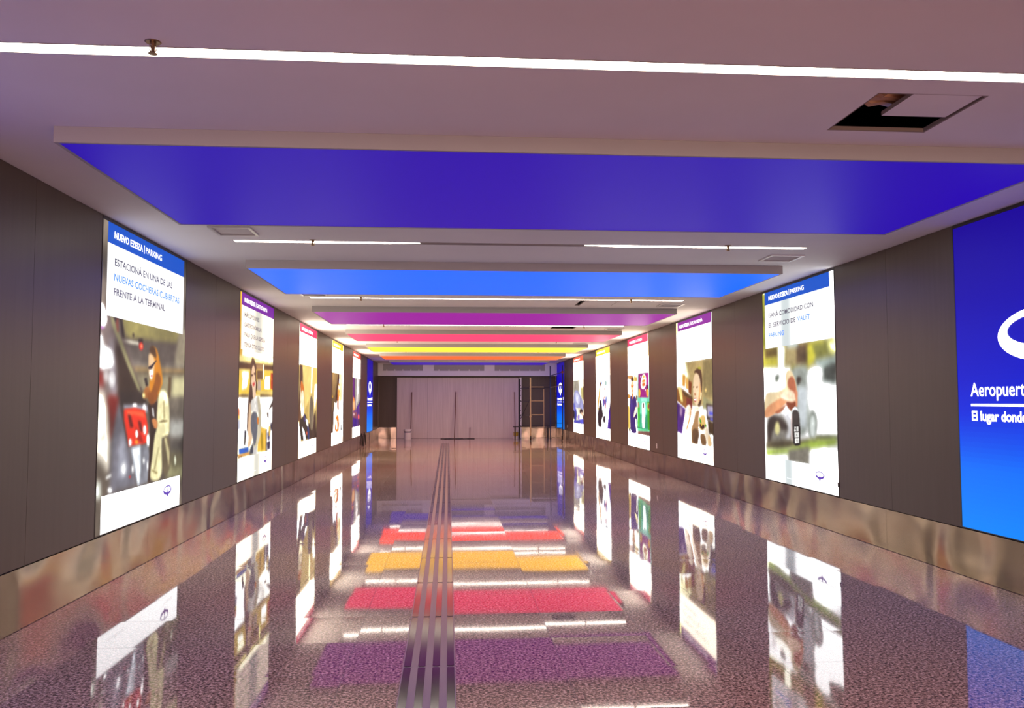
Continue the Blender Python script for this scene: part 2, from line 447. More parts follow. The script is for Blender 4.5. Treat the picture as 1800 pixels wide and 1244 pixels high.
('f08020',4,1,(349,718,637,723,661,890,251,877)),
('fff0d8',4,1,(368,736,522,794,492,875,323,825)),
('404038',3,0,(823,820,911,822,902,874,814,876)),
('ffffff',4,0,(848,267,1088,270,1059,903,923,898)),
)),
'L5': ('806868', (
('fcd8b0',6,0,(927,38,1076,36,993,570,862,571)),
('60206c',6,0,(45,300,274,304,309,551,443,669,31,573)),
('a8a098',8,0,(275,309,1026,298,930,593,443,669,303,508)),
('ece0d8',8,0,(575,306,828,304,735,571,498,637)),
('f08838',6,1,(54,511,310,562,385,679,49,697)),
('fcc088',5,1,(320,626,308,652,269,671,213,678,155,671,112,651,93,625,104,599,142,580,197,573,255,580,300,599)),
('4c2094',5,0,(537,659,1006,570,959,616,570,724)),
('58307c',6,0,(49,697,965,661,968,891,44,881)),
('401c88',5,0,(113,760,576,767,592,886,77,882)),
('8c4c58',5,0,(49,697,568,713,555,789,115,770)),
('fc6060',4,1,(927,773,912,790,866,801,803,804,740,799,692,786,674,769,688,753,732,741,794,738,859,743,907,756)),
('f0d0d0',4,1,(266,731,258,738,233,743,200,745,166,742,141,737,131,729,139,722,162,717,196,716,230,718,255,724)),
('503040',4,1,(986,830,978,847,951,858,912,862,873,856,844,844,831,827,839,810,866,799,904,795,943,800,973,813)),
)),
'R2': ('ffffff', (
('8c8c2c',6,0,(-7,-1,61,7,52,312,-6,309)),
('a49a48',12,0,(-4,287,986,306,993,450,-9,428)),
('5c4c24',14,0,(27,299,227,303,244,353,22,358)),
('b0a838',14,0,(-1,357,222,359,217,423,-6,423)),
('a89868',14,0,(344,295,624,305,595,409,333,406)),
('5c4a34',14,0,(511,305,714,304,669,405,502,405)),
('d8d040',14,0,(660,313,885,308,703,413,651,405)),
('7c7c3c',14,0,(713,316,901,309,974,375,775,390)),
('a8b8b0',14,0,(741,389,1006,376,991,508,831,505)),
('ffffa0',14,0,(902,302,1005,309,998,370,927,372)),
('58625c',12,0,(872,426,1001,418,992,496,782,492)),
('ffffe8',10,0,(228,295,343,302,330,441,237,431)),
('ffffff',14,0,(-5,401,423,409,459,645,-3,650)),
('9aa29a',14,1,(412,423,521,406,703,413,670,745,409,766)),
('c4ccd0',14,0,(510,513,657,515,620,708,529,710)),
('3c342c',8,1,(496,459,571,468,550,493,510,513)),
('607060',10,0,(181,458,246,445,233,473,200,486)),
('ffffff',14,1,(650,411,840,418,858,481,798,498,1007,503,997,740,755,748,680,643,634,566)),
('889088',10,1,(763,692,751,726,726,752,694,763,663,754,643,730,638,695,650,659,676,633,708,624,738,633,758,658)),
('d8e0dc',8,1,(739,705,732,733,717,754,699,762,682,755,672,735,670,707,678,678,692,657,711,649,727,656,738,677)),
('5c6048',10,0,(739,742,997,737,995,752,736,767)),
('807c74',14,1,(19,664,420,646,443,818,4,837)),
('38302c',12,1,(41,671,195,655,376,700,372,740,125,719,96,805,27,829)),
('d4d4d8',12,1,(260,640,423,619,417,779,308,783,394,713)),
('d8d090',10,1,(242,724,235,741,218,754,197,759,176,755,161,743,157,726,164,708,181,695,203,690,224,694,238,706)),
('ffffff',8,0,(-27,665,39,686,26,836,-18,831)),
('4c4430',14,0,(18,801,632,765,995,752,628,803,14,844)),
('98b040',14,0,(14,844,364,821,667,770,996,746,992,781,662,820,342,849,11,886)),
('787468',12,0,(364,828,664,795,654,896,358,888)),
('ffffff',14,0,(0,880,341,855,348,888,9,908)),
('ffffff',14,0,(662,814,1007,781,997,874,654,896)),
('f4dcae',5,1,(5,556,75,534,312,523,352,427,422,426,477,465,508,539,506,592,443,615,368,578,197,641,-5,679)),
('fffff4',10,1,(8,519,318,461,374,510,141,542)),
('e8a070',5,1,(0,621,267,564,409,565,218,641,-6,683)),
('b86848',4,1,(389,463,468,458,504,539,475,579,435,538,364,510)),
('7c3c24',4,1,(358,578,485,579,497,605,452,625,402,632,335,599)),
('fcd8b8',4,1,(269,537,432,525,487,552,464,592,347,585,246,564)),
('d88c68',3,0,(480,525,512,539,506,612,482,609)),
('a05838',4,1,(197,634,325,606,366,592,259,647,153,648)),
('e0e4e8',2,0,(417,646,439,619,472,609,504,619,531,651,498,638,441,636)),
('34302e',3,1,(424,649,446,625,514,628,534,658,536,788,510,802,453,804,427,779)),
('d0b0a8',2,0,(412,649,426,649,423,779,412,779)),
('101010',2,0,(450,705,511,701,538,710,535,794,463,801,445,791)),
('d8d8d4',1,0,(455,710,480,709,481,732,454,734)),
('d8d8d4',1,0,(487,708,514,708,515,731,489,732)),
('d8d8d4',1,0,(456,738,520,735,520,760,457,763)),
('d8d8d4',1,0,(459,768,521,764,521,788,460,792)),
('44413c',1,0,(471,718,477,718,476,724,471,724)),
('44413c',1,0,(486,744,495,743,494,754,485,754)),
('44413c',1,0,(485,773,496,772,491,783,488,783)),
('dce4dc',14,0,(368,891,646,890,644,996,357,1000)),
('c0cccc',14,0,(374,92,548,99,532,317,368,313)),
)),
'R3': ('ffffff', (
('f8f090',8,0,(-35,-2,52,1,43,82,-36,81)),
('c8c078',6,0,(1006,-8,1069,-2,1041,313,997,305)),
('b8a068',8,0,(271,299,1077,304,1058,614,475,615,327,450)),
('8c7c50',14,0,(761,312,1056,313,1045,564,775,552)),
('fff8c0',14,0,(12,306,296,300,379,418,21,462)),
('e09838',6,0,(184,391,259,399,250,477,170,470)),
('f0b860',6,0,(270,410,355,423,357,506,273,488)),
('8c3c10',5,0,(365,435,452,453,425,539,355,522)),
('a06428',10,0,(-9,484,172,498,458,561,450,626,255,638,-20,582)),
('ffe890',8,0,(20,468,147,492,186,593,111,582)),
('5c4020',6,0,(171,504,458,556,455,583,218,538)),
('7c2c28',6,0,(289,560,456,572,449,637,280,637)),
('ffffff',4,0,(-24,576,268,637,254,649,-26,590)),
('482078',6,0,(-26,590,255,643,134,822,-46,805)),
('b08cb0',12,0,(81,616,169,632,135,700,73,684)),
('949068',8,0,(753,552,1041,594,1036,634,743,635)),
('40342c',5,0,(834,599,1049,609,1049,723,841,706)),
('a098b0',6,0,(863,614,1028,619,1028,693,865,685)),
('4850e0',5,0,(911,654,1023,659,1021,673,908,672)),
('6060c0',5,0,(927,690,1032,698,1030,713,924,710)),
('48341c',6,0,(862,706,1048,728,1044,807,893,796)),
('ffd880',5,1,(853,511,849,517,839,522,826,524,813,522,804,517,802,510,806,503,816,499,829,497,842,499,850,504)),
('4c3020',5,1,(490,389,599,354,710,363,742,432,724,521,702,614,589,625,677,457,595,386)),
('a8a830',3,1,(720,359,713,363,695,365,670,365,645,363,628,360,621,356,629,352,647,350,672,350,696,352,714,355)),
('b8a060',3,0,(534,357,568,326,587,354,546,369)),
('f3d3ac',4,1,(499,410,595,383,681,420,702,520,636,604,567,615,501,593,476,507)),
('f0b070',5,1,(657,435,704,510,712,531,649,594,616,583,658,520)),
('fcd8a8',3,0,(691,520,724,526,707,573,680,578)),
('5c3018',2,0,(479,483,519,481,518,486,481,488)),
('5c3018',2,0,(572,484,624,483,623,489,573,490)),
('b06838',2,0,(513,529,559,530,562,541,516,541)),
('c05848',2,0,(509,564,578,562,566,586,515,588)),
('ffffff',1,0,(517,569,568,567,563,578,521,579)),
('f6e0c8',4,1,(270,615,394,602,425,637,418,691,283,818,158,827,223,704)),
('e8a868',3,1,(414,626,437,637,418,691,286,796,275,780,383,691)),
('a07850',5,0,(552,647,653,651,614,877,419,878,420,777,497,722)),
('5c4028',5,1,(432,776,627,772,625,876,442,883)),
('886038',5,1,(657,802,788,794,841,878,691,884)),
('f4dcc0',4,1,(485,626,590,615,710,640,586,646,499,700,325,877,276,878,399,750)),
('f8e4c8',4,1,(625,657,764,643,824,676,876,766,903,881,841,878,787,799,616,772)),
('e8c070',3,1,(648,688,803,676,815,747,725,780,638,772)),
('208c18',3,1,(644,691,679,708,713,734,676,734,650,714)),
('482818',3,1,(654,735,719,744,794,742,770,769,704,775,651,756)),
('30a020',3,1,(828,747,825,752,818,755,810,756,801,755,795,752,794,748,797,743,803,739,812,738,820,739,826,742)),
('f0c830',2,1,(721,744,719,749,713,752,707,754,700,752,696,749,695,744,697,740,702,736,709,735,715,736,720,739)),
('ffffff',3,1,(614,746,637,782,723,795,801,773,788,794,711,806,624,793)),
('f0c890',4,1,(872,796,932,815,965,878,861,882)),
('ffffff',4,0,(621,824,660,865,625,881,592,877)),
('ffffff',5,0,(-46,810,133,828,300,883,-30,895)),
('fffff4',4,0,(934,795,1043,811,1045,880,974,883)),
)),
'R4': ('ffffff', (
('ffb838',3,0,(974,-7,1060,-1,1061,392,998,390)),
('d89c60',5,1,(-34,340,233,342,288,368,142,385,-37,366)),
('ffffff',5,0,(-31,366,127,385,116,523,-44,527)),
('e8a048',5,0,(-34,516,130,528,98,558,-37,558)),
('fcd870',6,1,(275,353,403,351,413,401,296,449)),
('d8a850',4,1,(462,387,455,399,440,408,421,411,401,407,388,398,383,385,390,373,405,364,425,361,444,365,457,374)),
('fff8e0',5,0,(300,398,482,402,468,579,332,539)),
('806040',5,0,(403,529,472,540,455,579,400,569)),
('a8e8c8',4,0,(488,338,1048,338,1054,580,468,579)),
('a01c80',3,0,(515,341,974,338,975,552,512,550)),
('fffbe0',3,1,(646,395,703,348,821,342,880,400,864,447,758,484,653,473,616,429)),
('f89838',3,1,(677,401,835,392,841,413,684,418)),
('f07838',3,1,(675,427,840,421,831,449,694,454)),
('fcd048',4,1,(808,370,802,377,787,382,766,383,745,381,730,375,725,368,731,361,747,356,768,355,789,357,803,363)),
('fcc850',4,1,(517,481,587,467,623,511,580,550,515,550)),
('f8b040',4,1,(861,480,963,472,976,538,894,552,871,518)),
('501838',4,0,(890,447,973,444,970,481,887,476)),
('ffffff',2,1,(840,487,838,492,831,495,822,496,813,495,806,492,804,487,807,482,814,479,823,477,832,479,838,482)),
('f0e0ff',2,1,(638,366,635,371,629,374,621,375,613,374,607,370,605,365,608,360,614,357,622,356,630,357,636,361)),
('70e0b8',5,0,(470,555,1056,557,1042,836,461,850)),
('a8fce0',8,0,(633,560,893,561,891,589,631,589)),
('28a078',6,0,(541,697,1045,701,1043,827,477,820)),
('40b030',3,1,(468,589,550,589,578,648,559,814,510,820,464,811)),
('b8907c',3,1,(467,594,536,594,546,638,463,643)),
('e0fff0',3,1,(662,599,736,589,809,599,822,656,791,818,718,825,666,816,672,666)),
('5c2c24',3,1,(696,604,775,599,760,623,772,642,719,647,707,628)),
('309820',3,1,(903,594,954,587,1046,594,1043,822,973,831,911,825,905,670)),
('b8e048',3,1,(903,599,954,594,1015,608,1023,664,911,665)),
('a84838',3,1,(935,608,995,608,992,650,925,646)),
('1c5c30',4,0,(463,816,586,818,796,828,1043,827,1042,831,463,826)),
('58d890',4,0,(470,830,1035,831,1034,843,469,853)),
('785048',5,0,(474,852,1022,843,1007,879,472,884)),
('f4c860',5,1,(-27,620,92,630,102,869,-2,867)),
('fff8d8',4,0,(-24,578,83,558,93,619,-13,630)),
('3c1c14',4,1,(157,375,226,352,288,378,280,398,164,401)),
('fcd8a0',3,1,(170,396,272,395,288,448,263,508,219,518,162,497,143,441)),
('e86c20',3,1,(138,431,181,442,268,438,298,428,287,453,166,452)),
('f06038',3,1,(256,488,251,491,238,492,221,493,203,492,191,490,186,488,191,485,204,483,221,483,239,484,251,486)),
('e89048',3,0,(175,513,262,513,272,569,228,579,192,559)),
('382078',4,1,(115,538,188,533,228,579,289,536,374,544,434,599,445,698,463,821,403,877,117,877,97,752,78,620)),
('5848a0',6,0,(158,548,201,559,208,650,162,680)),
('281458',4,0,(248,690,445,698,450,816,339,799)),
('fce0a8',3,1,(367,629,450,638,418,688,287,739,254,730)),
('281018',3,0,(30,846,106,829,109,864,43,866)),
('fff0d0',4,0,(358,738,405,748,445,875,411,876,379,823)),
)),
'R5': ('ffffff', (
('e0a028',3,1,(266,379,327,362,354,418,257,563,193,636,221,700,160,701,102,618,217,508)),
('583820',3,1,(284,371,345,363,385,391,323,435,282,416)),
('fce0c0',4,1,(341,436,412,455,396,545,299,563)),
('2c2028',3,1,(256,581,395,564,459,690,544,743,396,781,421,875,121,871,110,710,222,673)),
('302834',3,1,(691,782,678,801,644,815,598,820,552,816,519,803,507,784,521,765,555,751,602,746,647,750,680,764)),
('b8d8d0',6,1,(784,389,773,402,743,411,704,414,664,410,635,399,625,386,636,373,666,363,706,361,746,365,774,375)),
('fcc8c0',5,1,(702,450,694,458,673,465,644,467,615,464,595,457,587,448,596,439,617,433,646,431,674,434,695,441)),
('7898f0',3,1,(474,383,467,390,450,395,426,397,403,394,386,389,380,381,386,374,404,369,428,368,451,370,468,376)),
('4838a0',4,1,(495,564,611,556,637,618,549,654)),
('3858c8',4,1,(669,547,782,530,751,601,692,645)),
('e85070',4,1,(611,556,668,565,720,654,679,680)),
('f8a8a0',4,1,(525,546,755,512,640,547,524,564)),
('40a898',4,1,(521,627,589,645,577,672)),
('4820a0',4,0,(1055,567,1038,877,809,877,912,697)),
)),
'R6': ('f0e8c8', (
('a8a090',10,0,(0,292,616,301,526,470,32,467)),
('ffffe0',10,0,(535,310,1042,308,1034,453,606,471)),
('d0c078',10,0,(728,408,1059,411,1052,556,876,556)),
('a8a8d8',6,1,(31,489,202,436,448,438,722,514,913,577,1024,660,906,723,675,661,270,685,24,620)),
('d8d8f4',8,1,(200,468,446,470,681,556,597,641,275,598)),
('4848b0',5,1,(144,718,313,663,344,835,50,883)),
('7878e0',5,1,(9,576,255,663,141,773,18,719)),
('3c2828',4,1,(593,715,753,677,907,692,943,733,749,756)),
('f4c8a8',3,1,(750,724,906,723,979,785,862,807)),
('604830',4,0,(942,765,1018,774,1015,816,940,807)),
('e8e8f4',5,1,(470,769,827,745,900,828,506,844)),
('5050b8',6,0,(27,850,506,833,1016,806,1012,873,25,878)),
('b090e0',5,1,(429,770,630,757,586,832,426,823)),
('383040',4,0,(1,708,143,729,95,839,-4,807)),
)),
}

# ------------------------------------------------------------------ positions along the corridor
BAF = [4.67 + 4.345 * k for k in range(7)]          # front edges of the colour baffles
BAF_L, BX0, BX1, BZ = 2.15, -2.195, 3.80, 2.941
LBX = [6.88, 11.33, 15.80, 20.22, 24.56, 28.90]     # left lightboxes, near ends
RBX = [4.66, 9.05, 13.45, 17.80, 22.20, 26.66, 31.10]
LW = 2.16
STR = [3.63 + 4.325 * k for k in range(7)]          # light strips
SX0, SX1 = -2.05, 3.60
LB_TOP = 3.0

# ------------------------------------------------------------------ floor
f = MB(); f.box(XL - 0.25, XR + 0.25, YB, YE + 0.3, -0.15, 0.0)
struct(f.build('floor', M['granite']))

# ------------------------------------------------------------------ ceiling with its openings
HATCH = [(2.14, 2.72, 3.86, 4.43), (2.02, 2.62, 12.42, 13.02), (2.15, 2.66, 16.69, 17.30)]
VENT = []
for k in range(0, 6):
    VENT.append((-2.11, -1.74, 7.28 + 4.345 * k, 7.65 + 4.345 * k))
for k in range(0, 6):
    VENT.append((3.38 - 0.02 * k, 3.75 - 0.02 * k, 8.31 + 4.345 * k, 8.68 + 4.345 * k))
SH = 0.055
STRIPS = [-0.715] + STR
holes = HATCH + VENT + [(SX0, SX1, y - SH, y + SH) for y in STRIPS]
c = MB(); z0, z1 = ZC, ZC + 0.02
ys = sorted({YB, YE} | {h[2] for h in holes} | {h[3] for h in holes})
for a, b in zip(ys[:-1], ys[1:]):
    ym = (a + b) / 2; xs = [XL - 0.1]
    for h in sorted(h for h in holes if h[2] < ym < h[3]): xs += [h[0], h[1]]
    xs.append(XR + 0.1)
    for i in range(0, len(xs), 2): c.box(xs[i], xs[i + 1], a, b, z0, z1)
struct(c.build('ceiling', M['plaster']))
p = MB()                                            # dark void above the ceiling
x0, x1, y0, y1, zt = XL - 0.1, XR + 0.1, YB, YE, ZC + 0.75
p.quad((x0, y0, zt), (x1, y0, zt), (x1, y1, zt), (x0, y1, zt))
for q in (((x0, y0), (x0, y1)), ((x1, y0), (x1, y1)), ((x0, y0), (x1, y0)), ((x0, y1), (x1, y1))):
    p.quad((*q[0], ZC + 0.021), (*q[1], ZC + 0.021), (*q[1], zt), (*q[0], zt))
struct(p.build('trim_3', M['plenum']))

# ------------------------------------------------------------------ side walls: cladding panels between the lightboxes, over a dark backing
def side_wall(name, X, sgn, boxes):
    bk = MB(); w = MB()
    xa, xb = sorted((X + sgn * 0.075, X + sgn * 0.2))
    w.box(xa, xb, YB, YE + 0.2, 0.0, ZC)
    edges = [YB] + [e for b in boxes for e in (b - 0.006, b + LW + 0.006)] + [YE]
    pa, pb = sorted((X, X + sgn * 0.07))
    for i in range(0, len(edges), 2):
        a, b = edges[i], edges[i + 1]; n = max(1, round((b - a) / 1.15))
        for k in range(n):
            q0, q1 = a + (b - a) * k / n, a + (b - a) * (k + 1) / n
            w.box(pa, pb, q0 + 0.0018, q1 - 0.0018, ZS + 0.004, ZC - 0.003)
    o = w.build(name, M['cladding']); struct(o)
    s = MB(); y = YB; ph = 5.2 - 2.83 * 5
    sa, sb = sorted((X - sgn * 0.012, X + sgn * 0.07))
    js = [YB] + [ph + 2.83 * k for k in range(20) if YB < ph + 2.83 * k < YE] + [YE]
    for a, b in zip(js[:-1], js[1:]): s.box(sa, sb, a + 0.0015, b - 0.0015, 0.004, ZS)
    st = s.build('baseboard_' + name.split('_')[1], M['steel']); struct(st)
side_wall('wall_left', XL, -1, [2.55] + LBX)
side_wall('wall_right', XR, 1, [0.30] + RBX)

# end wall, its steel skirting
w = MB()
w.box(XL, XR, YE, YE + 0.15, 0.0, ZC)
struct(w.build('wall_back', M['cladding']))
s = MB(); s.box(XL + 0.015, -2.10, YE - 0.02, YE - 0.001, 0.004, ZS + 0.04); s.box(2.98, XR - 0.015, YE - 0.02, YE - 0.001, 0.004, ZS + 0.04)
struct(s.build('baseboard_back', M['steel']))
# bulkhead over the hoarding with three open slots
t = MB(); sy0, sy1, sz0 = 33.12, 33.36, 2.515
sl = [(-2.62, -1.02), (-0.58, 1.45), (1.87, 3.92)]
t.box(XL + 0.01, XR - 0.01, sy0, sy1, sz0, 2.72); t.box(XL + 0.01, XR - 0.01, sy0, sy1, 3.0, ZC - 0.002)
xs = [XL + 0.01] + [v for q in sl for v in q] + [XR - 0.01]
for i in range(0, len(xs), 2): t.box(xs[i], xs[i + 1], sy0, sy1, 2.72, 3.0)
struct(t.build('trim_1', M['plaster']))
t = MB()
for a, b in sl:
    t.box(a, b, sy0 + 0.05, sy0 + 0.08, 2.72, 3.0)
struct(t.build('trim_2', M['fascia']))
t = MB()
for a, b in sl:
    n = 5
    for k in range(n):
        x = a + (b - a) * (k + 0.5) / n
        t.box(x - 0.02, x + 0.02, sy0 + 0.015, sy0 + 0.045, 2.72, 2.78)
struct(t.build('trim_4', M['white']))

# ------------------------------------------------------------------ colour baffles
def baffle(y, name_col, emit, base, label):
    t = thing('ceiling_baffle', label, 'ceiling light panel', ((BX0 + BX1) / 2, y + BAF_L / 2, BZ), 0, 'colour baffles across the corridor ceiling')
    hx, hy, h = (BX1 - BX0) / 2, BAF_L / 2, ZC - BZ
    b = MB()
    b.box(-hx, hx, -hy, -hy + 0.02, 0, h - 0.001); b.box(-hx, hx, hy - 0.02, hy, 0, h - 0.001)
    b.box(-hx, -hx + 0.02, -hy + 0.02, hy - 0.02, 0, h - 0.001); b.box(hx - 0.02, hx, -hy + 0.02, hy - 0.02, 0, h - 0.001)
    b.build('housing', M['fascia'], t)
    mm = material('glowing_film_' + name_col, base, 0.5, emit=emit, strength=0.72, spec=0.12)
    d = MB(); d.box(-hx + 0.021, hx - 0.021, -hy + 0.021, hy - 0.021, 0.003, 0.012)
    d.build('light_panel', mm, t)
HUES = [('indigo', (0.013, 0.0, 0.31), (0.03, 0.012, 0.20), 'deep indigo glowing ceiling baffle nearest the camera, the widest in view'),
        ('azure', (0.0, 0.125, 1.5), (0.0, 0.02, 0.25), 'bright azure blue ceiling baffle, second from the camera'),
        ('purple', (0.26, 0.0, 0.28), (0.04, 0.001, 0.05), 'purple ceiling baffle between the azure and the pink ones'),
        ('pink', (1.55, 0.045, 0.15), (0.3, 0.02, 0.05), 'pink ceiling baffle between the purple and the yellow ones'),
        ('yellow', (1.9, 0.95, 0.04), (0.5, 0.35, 0.03), 'yellow ceiling baffle in front of the orange one'),
        ('orange', (1.9, 0.12, 0.02), (0.5, 0.1, 0.03), 'orange ceiling baffle behind the yellow one'),
        ('dark_blue', (0.03, 0.004, 0.33), (0.05, 0.02, 0.2), 'dark blue ceiling baffle farthest away, next to the end bulkhead')]
for y, h in zip(BAF, HUES): baffle(y, *h)
baffle(0.325, 'red', (1.2, 0.10, 0.04), (0.5, 0.08, 0.04), 'added red ceiling baffle overhead, out of view')  # unseen baffle added to throw pink light on the near floor

# ------------------------------------------------------------------ recessed light strips
def strip(y, segs, label):
    t = thing('light_strip', label, 'ceiling light', ((SX0 + SX1) / 2, y, ZC), 0, 'recessed linear light strips')
    hx = (SX1 - SX0) / 2; h = MB(); e = 0.0015
    h.box(-hx + e, hx - e, -SH + e, -SH + 0.007, -0.002, 0.05); h.box(-hx + e, hx - e, SH - 0.007, SH - e, -0.002, 0.05)
    h.box(-hx + e, -hx + 0.006, -SH + 0.007, SH - 0.007, -0.002, 0.05); h.box(hx - 0.006, hx - e, -SH + 0.007, SH - 0.007, -0.002, 0.05)
    h.box(-hx + e, hx - e, -SH + e, SH - e, 0.051, 0.056)
    h.build('housing', M['fascia'], t)
    cx = (SX0 + SX1) / 2; w = SH - 0.008
    for a, b, lit, ta, tb in segs:
        d = MB(); a -= cx; b -= cx; a = max(a, -hx + 0.008); b = min(b, hx - 0.008)
        if lit:
            d.quad((a, -w * (0.15 if ta else 1), 0.0), (a, w * (0.15 if ta else 1), 0.0), (a + ta, w, 0.0), (b - tb, w, 0.0), (b, w * (0.15 if tb else 1), 0.0), (b, -w * (0.15 if tb else 1), 0.0), (b - tb, -w, 0.0), (a + ta, -w, 0.0))
            d.build('lit_diffuser', M['lamp'], t)
        else:
            d.quad((a, -w, 0.004), (a, w, 0.004), (b, w, 0.004), (b, -w, 0.004))
            o = d.build('unlit_diffuser', M['lamp_off'], t); o['label'] = 'dark unlit section'
names = ['recessed white light strip in front of the indigo baffle, topmost in view',
         'light strip with an unlit middle, between the indigo and azure baffles',
         'full-width lit strip between the azure and purple baffles',
         'thin lit strip between the purple and pink baffles',
         'thin lit strip between the pink and yellow baffles',
         'thin lit strip between the yellow and orange baffles',
         'farthest light strip, between the orange and dark blue baffles']
for k, y in enumerate(STR):
    if k == 1: segs = [(SX0, -0.28, 1, 0, 0.3), (-0.58, 1.62, 0, 0, 0), (1.34, SX1, 1, 0.3, 0)]  # tapered tips draw the lamp's falloff into the diffuser shape
    else: segs = [(SX0, SX1, 1, 0, 0)]
    strip(y, segs, names[k])
strip(-0.715, [(SX0, SX1, 1, 0, 0)], 'added white light strip overhead, out of view')  # unseen extra strip, added to continue the row and help light the foreground

# ------------------------------------------------------------------ sprinklers
def sprinkler():
    t = thing('fire_sprinkler', '', 'sprinkler', (0, 0, 0), 0, 'bronze sprinkler heads beside the light strips')
    MB().lathe([(0.006, -0.002), (0.030, -0.004), (0.034, -0.001), (0.034, 0.0)][::-1], seg=20).build('escutcheon', M['bronze'], t, True)
    b = MB().lathe([(0.014, 0.0), (0.014, -0.014), (0.010, -0.018), (0.008, -0.045), (0.011, -0.05)], seg=14)
    b.tube([(-0.012, 0, -0.014), (-0.014, 0, -0.035), (-0.004, 0, -0.052)], 0.003, 6); b.tube([(0.012, 0, -0.014), (0.014, 0, -0.035), (0.004, 0, -0.052)], 0.003, 6)
    b.build('body', M['bronze'], t, True)
    MB().lathe([(0.0195, -0.050), (0.0195, -0.053), (0.004, -0.055)], seg=16).build('deflector', M['bronze'], t, True)
    return t
sp0 = sprinkler()
order = ['first', 'second', 'third', 'fourth', 'fifth', 'sixth', 'farthest']
lab = ['at the topmost light strip', 'at the half-unlit light strip', 'at the strip before the purple baffle', 'at the strip before the pink baffle', 'at the strip before the yellow baffle', 'at the strip before the orange baffle', 'at the strip before the dark blue baffle']
first = True
for k, y in enumerate(STR):
    for x, side in ((-1.29, 'left'), (2.76, 'right')):
        if k == 0 and side == 'right': continue
        o = sp0 if first else copy_tree(sp0); first = False
        yy = y - 0.095
        o.location = (x, yy, ZC)
        o['label'] = f'{side} bronze sprinkler head hanging {lab[k]}' if k else 'bronze sprinkler head hanging in front of the topmost light strip'
        if k == 0: o.location = (-1.262, 3.53, ZC)

# ------------------------------------------------------------------ air vents
def vent():
    t = thing('air_vent', '', 'vent', (0, 0, 0), 0, 'square air vents in the ceiling')
    s = 0.183
    fr_ = MB()
    for a in ((-s, s, -s, -s + 0.025), (-s, s, s - 0.025, s), (-s, -s + 0.025, -s + 0.025, s - 0.025), (s - 0.025, s, -s + 0.025, s - 0.025)):
        fr_.box(a[0], a[1], a[2], a[3], -0.014, 0.015)
    fr_.build('frame', M['alu'], t)
    for k in range(7):
        y = -s + 0.045 + k * 0.046
        v = MB(); v.quad((-s + 0.025, y - 0.014, 0.022), (s - 0.025, y - 0.014, 0.022), (s - 0.025, y + 0.012, 0.0), (-s + 0.025, y + 0.012, 0.0))
        v.quad((-s + 0.025, y - 0.014, 0.025), (s - 0.025, y - 0.014, 0.025), (s - 0.025, y + 0.012, 0.003), (-s + 0.025, y + 0.012, 0.003))
        v.build('slat', M['alu'], t)
    MB().box(-s + 0.001, s - 0.001, -s + 0.001, s - 0.001, 0.06, 0.065).build('shade_plate', M['plenum'], t)  # near-black plate, its colour stands in for the shade inside the vent
    return t
v0 = vent(); first = True
where = ['beside the half-unlit strip', 'above the purple baffle front', 'above the pink baffle front', 'above the yellow baffle front', 'above the orange baffle front', 'above the dark blue baffle front']
for i, h in enumerate(VENT):
    o = v0 if first else copy_tree(v0); first = False
    o.location = ((h[0] + h[1]) / 2, (h[2] + h[3]) / 2, ZC)
    if i < 6: o['label'] = ('square white ceiling vent at the left wall, ' + (['behind the indigo baffle'] + ['behind the azure baffle', 'behind the purple baffle', 'behind the pink baffle', 'behind the yellow baffle', 'behind the orange baffle'])[i])
    else: o['label'] = 'square white ceiling vent at the right wall, ' + ['in front of the azure baffle', 'in front of the purple baffle', 'in front of the pink baffle', 'in front of the yellow baffle', 'in front of the orange baffle', 'in front of the dark blue baffle'][i - 6]

# ------------------------------------------------------------------ access hatches
def hatch_panel(x0, x1, y0, y1, dz, label, tilt=0):
    t = MB().box(-(x1 - x0) / 2, (x1 - x0) / 2, -(y1 - y0) / 2, (y1 - y0) / 2, 0, 0.022)
    n = len(t.f); o = t.build('access_panel', M['plaster'])
    o.data.materials.append(M['edge'])
    for pgn in o.data.polygons:
        if abs(pgn.normal.z) < 0.5: pgn.material_index = 1
    o.location = ((x0 + x1) / 2, (y0 + y1) / 2, ZC + dz)
    o.rotation_euler = (0, 0, tilt)
    tag(o, label, 'access panel')
hatch_panel(2.325, 2.685, 3.865, 4.175, 0.0, 'loose white plasterboard panel lying askew in the dark ceiling hatch at upper right')
hatch_panel(2.10, 2.61, 12.43, 13.01, 0.0, 'access panel slid aside leaving a dark slot, in front of the purple baffle')
def hatch_rim(h, name):
    x0, x1, y0, y1 = h; e = 0.001; b = MB()
    for a in ((x0 + e, x1 - e, y0 + e, y0 + 0.012), (x0 + e, x1 - e, y1 - 0.012, y1 - e), (x0 + e, x0 + 0.008, y0 + 0.012, y1 - 0.012), (x1 - 0.012, x1 - e, y0 + 0.012, y1 - 0.012)):
        b.box(a[0], a[1], a[2], a[3], 0.0, 0.022)
    o = b.build(name, M['edge']); o.location = (0, 0, ZC + 0.0005)
    o.name = name; struct(o)
hatch_rim(HATCH[0], 'trim_5')
hatch_rim(HATCH[1], 'trim_6')
hatch_rim(HATCH[2], 'trim_7')
random.seed(4)
d = MB()
for j in range(6):
    pts = [(2.10 + 0.07 * i + random.uniform(-.02, .02), 3.80 + 0.07 * j + random.uniform(-.02, .02), ZC + 0.10 + random.uniform(-.03, .03)) for i in range(8)]
    d.tube(pts, 0.035, 7)
tag(d.build('air_duct', M['foil'], smooth=True), 'crumpled brown foil duct seen inside the open ceiling hatch', 'duct')

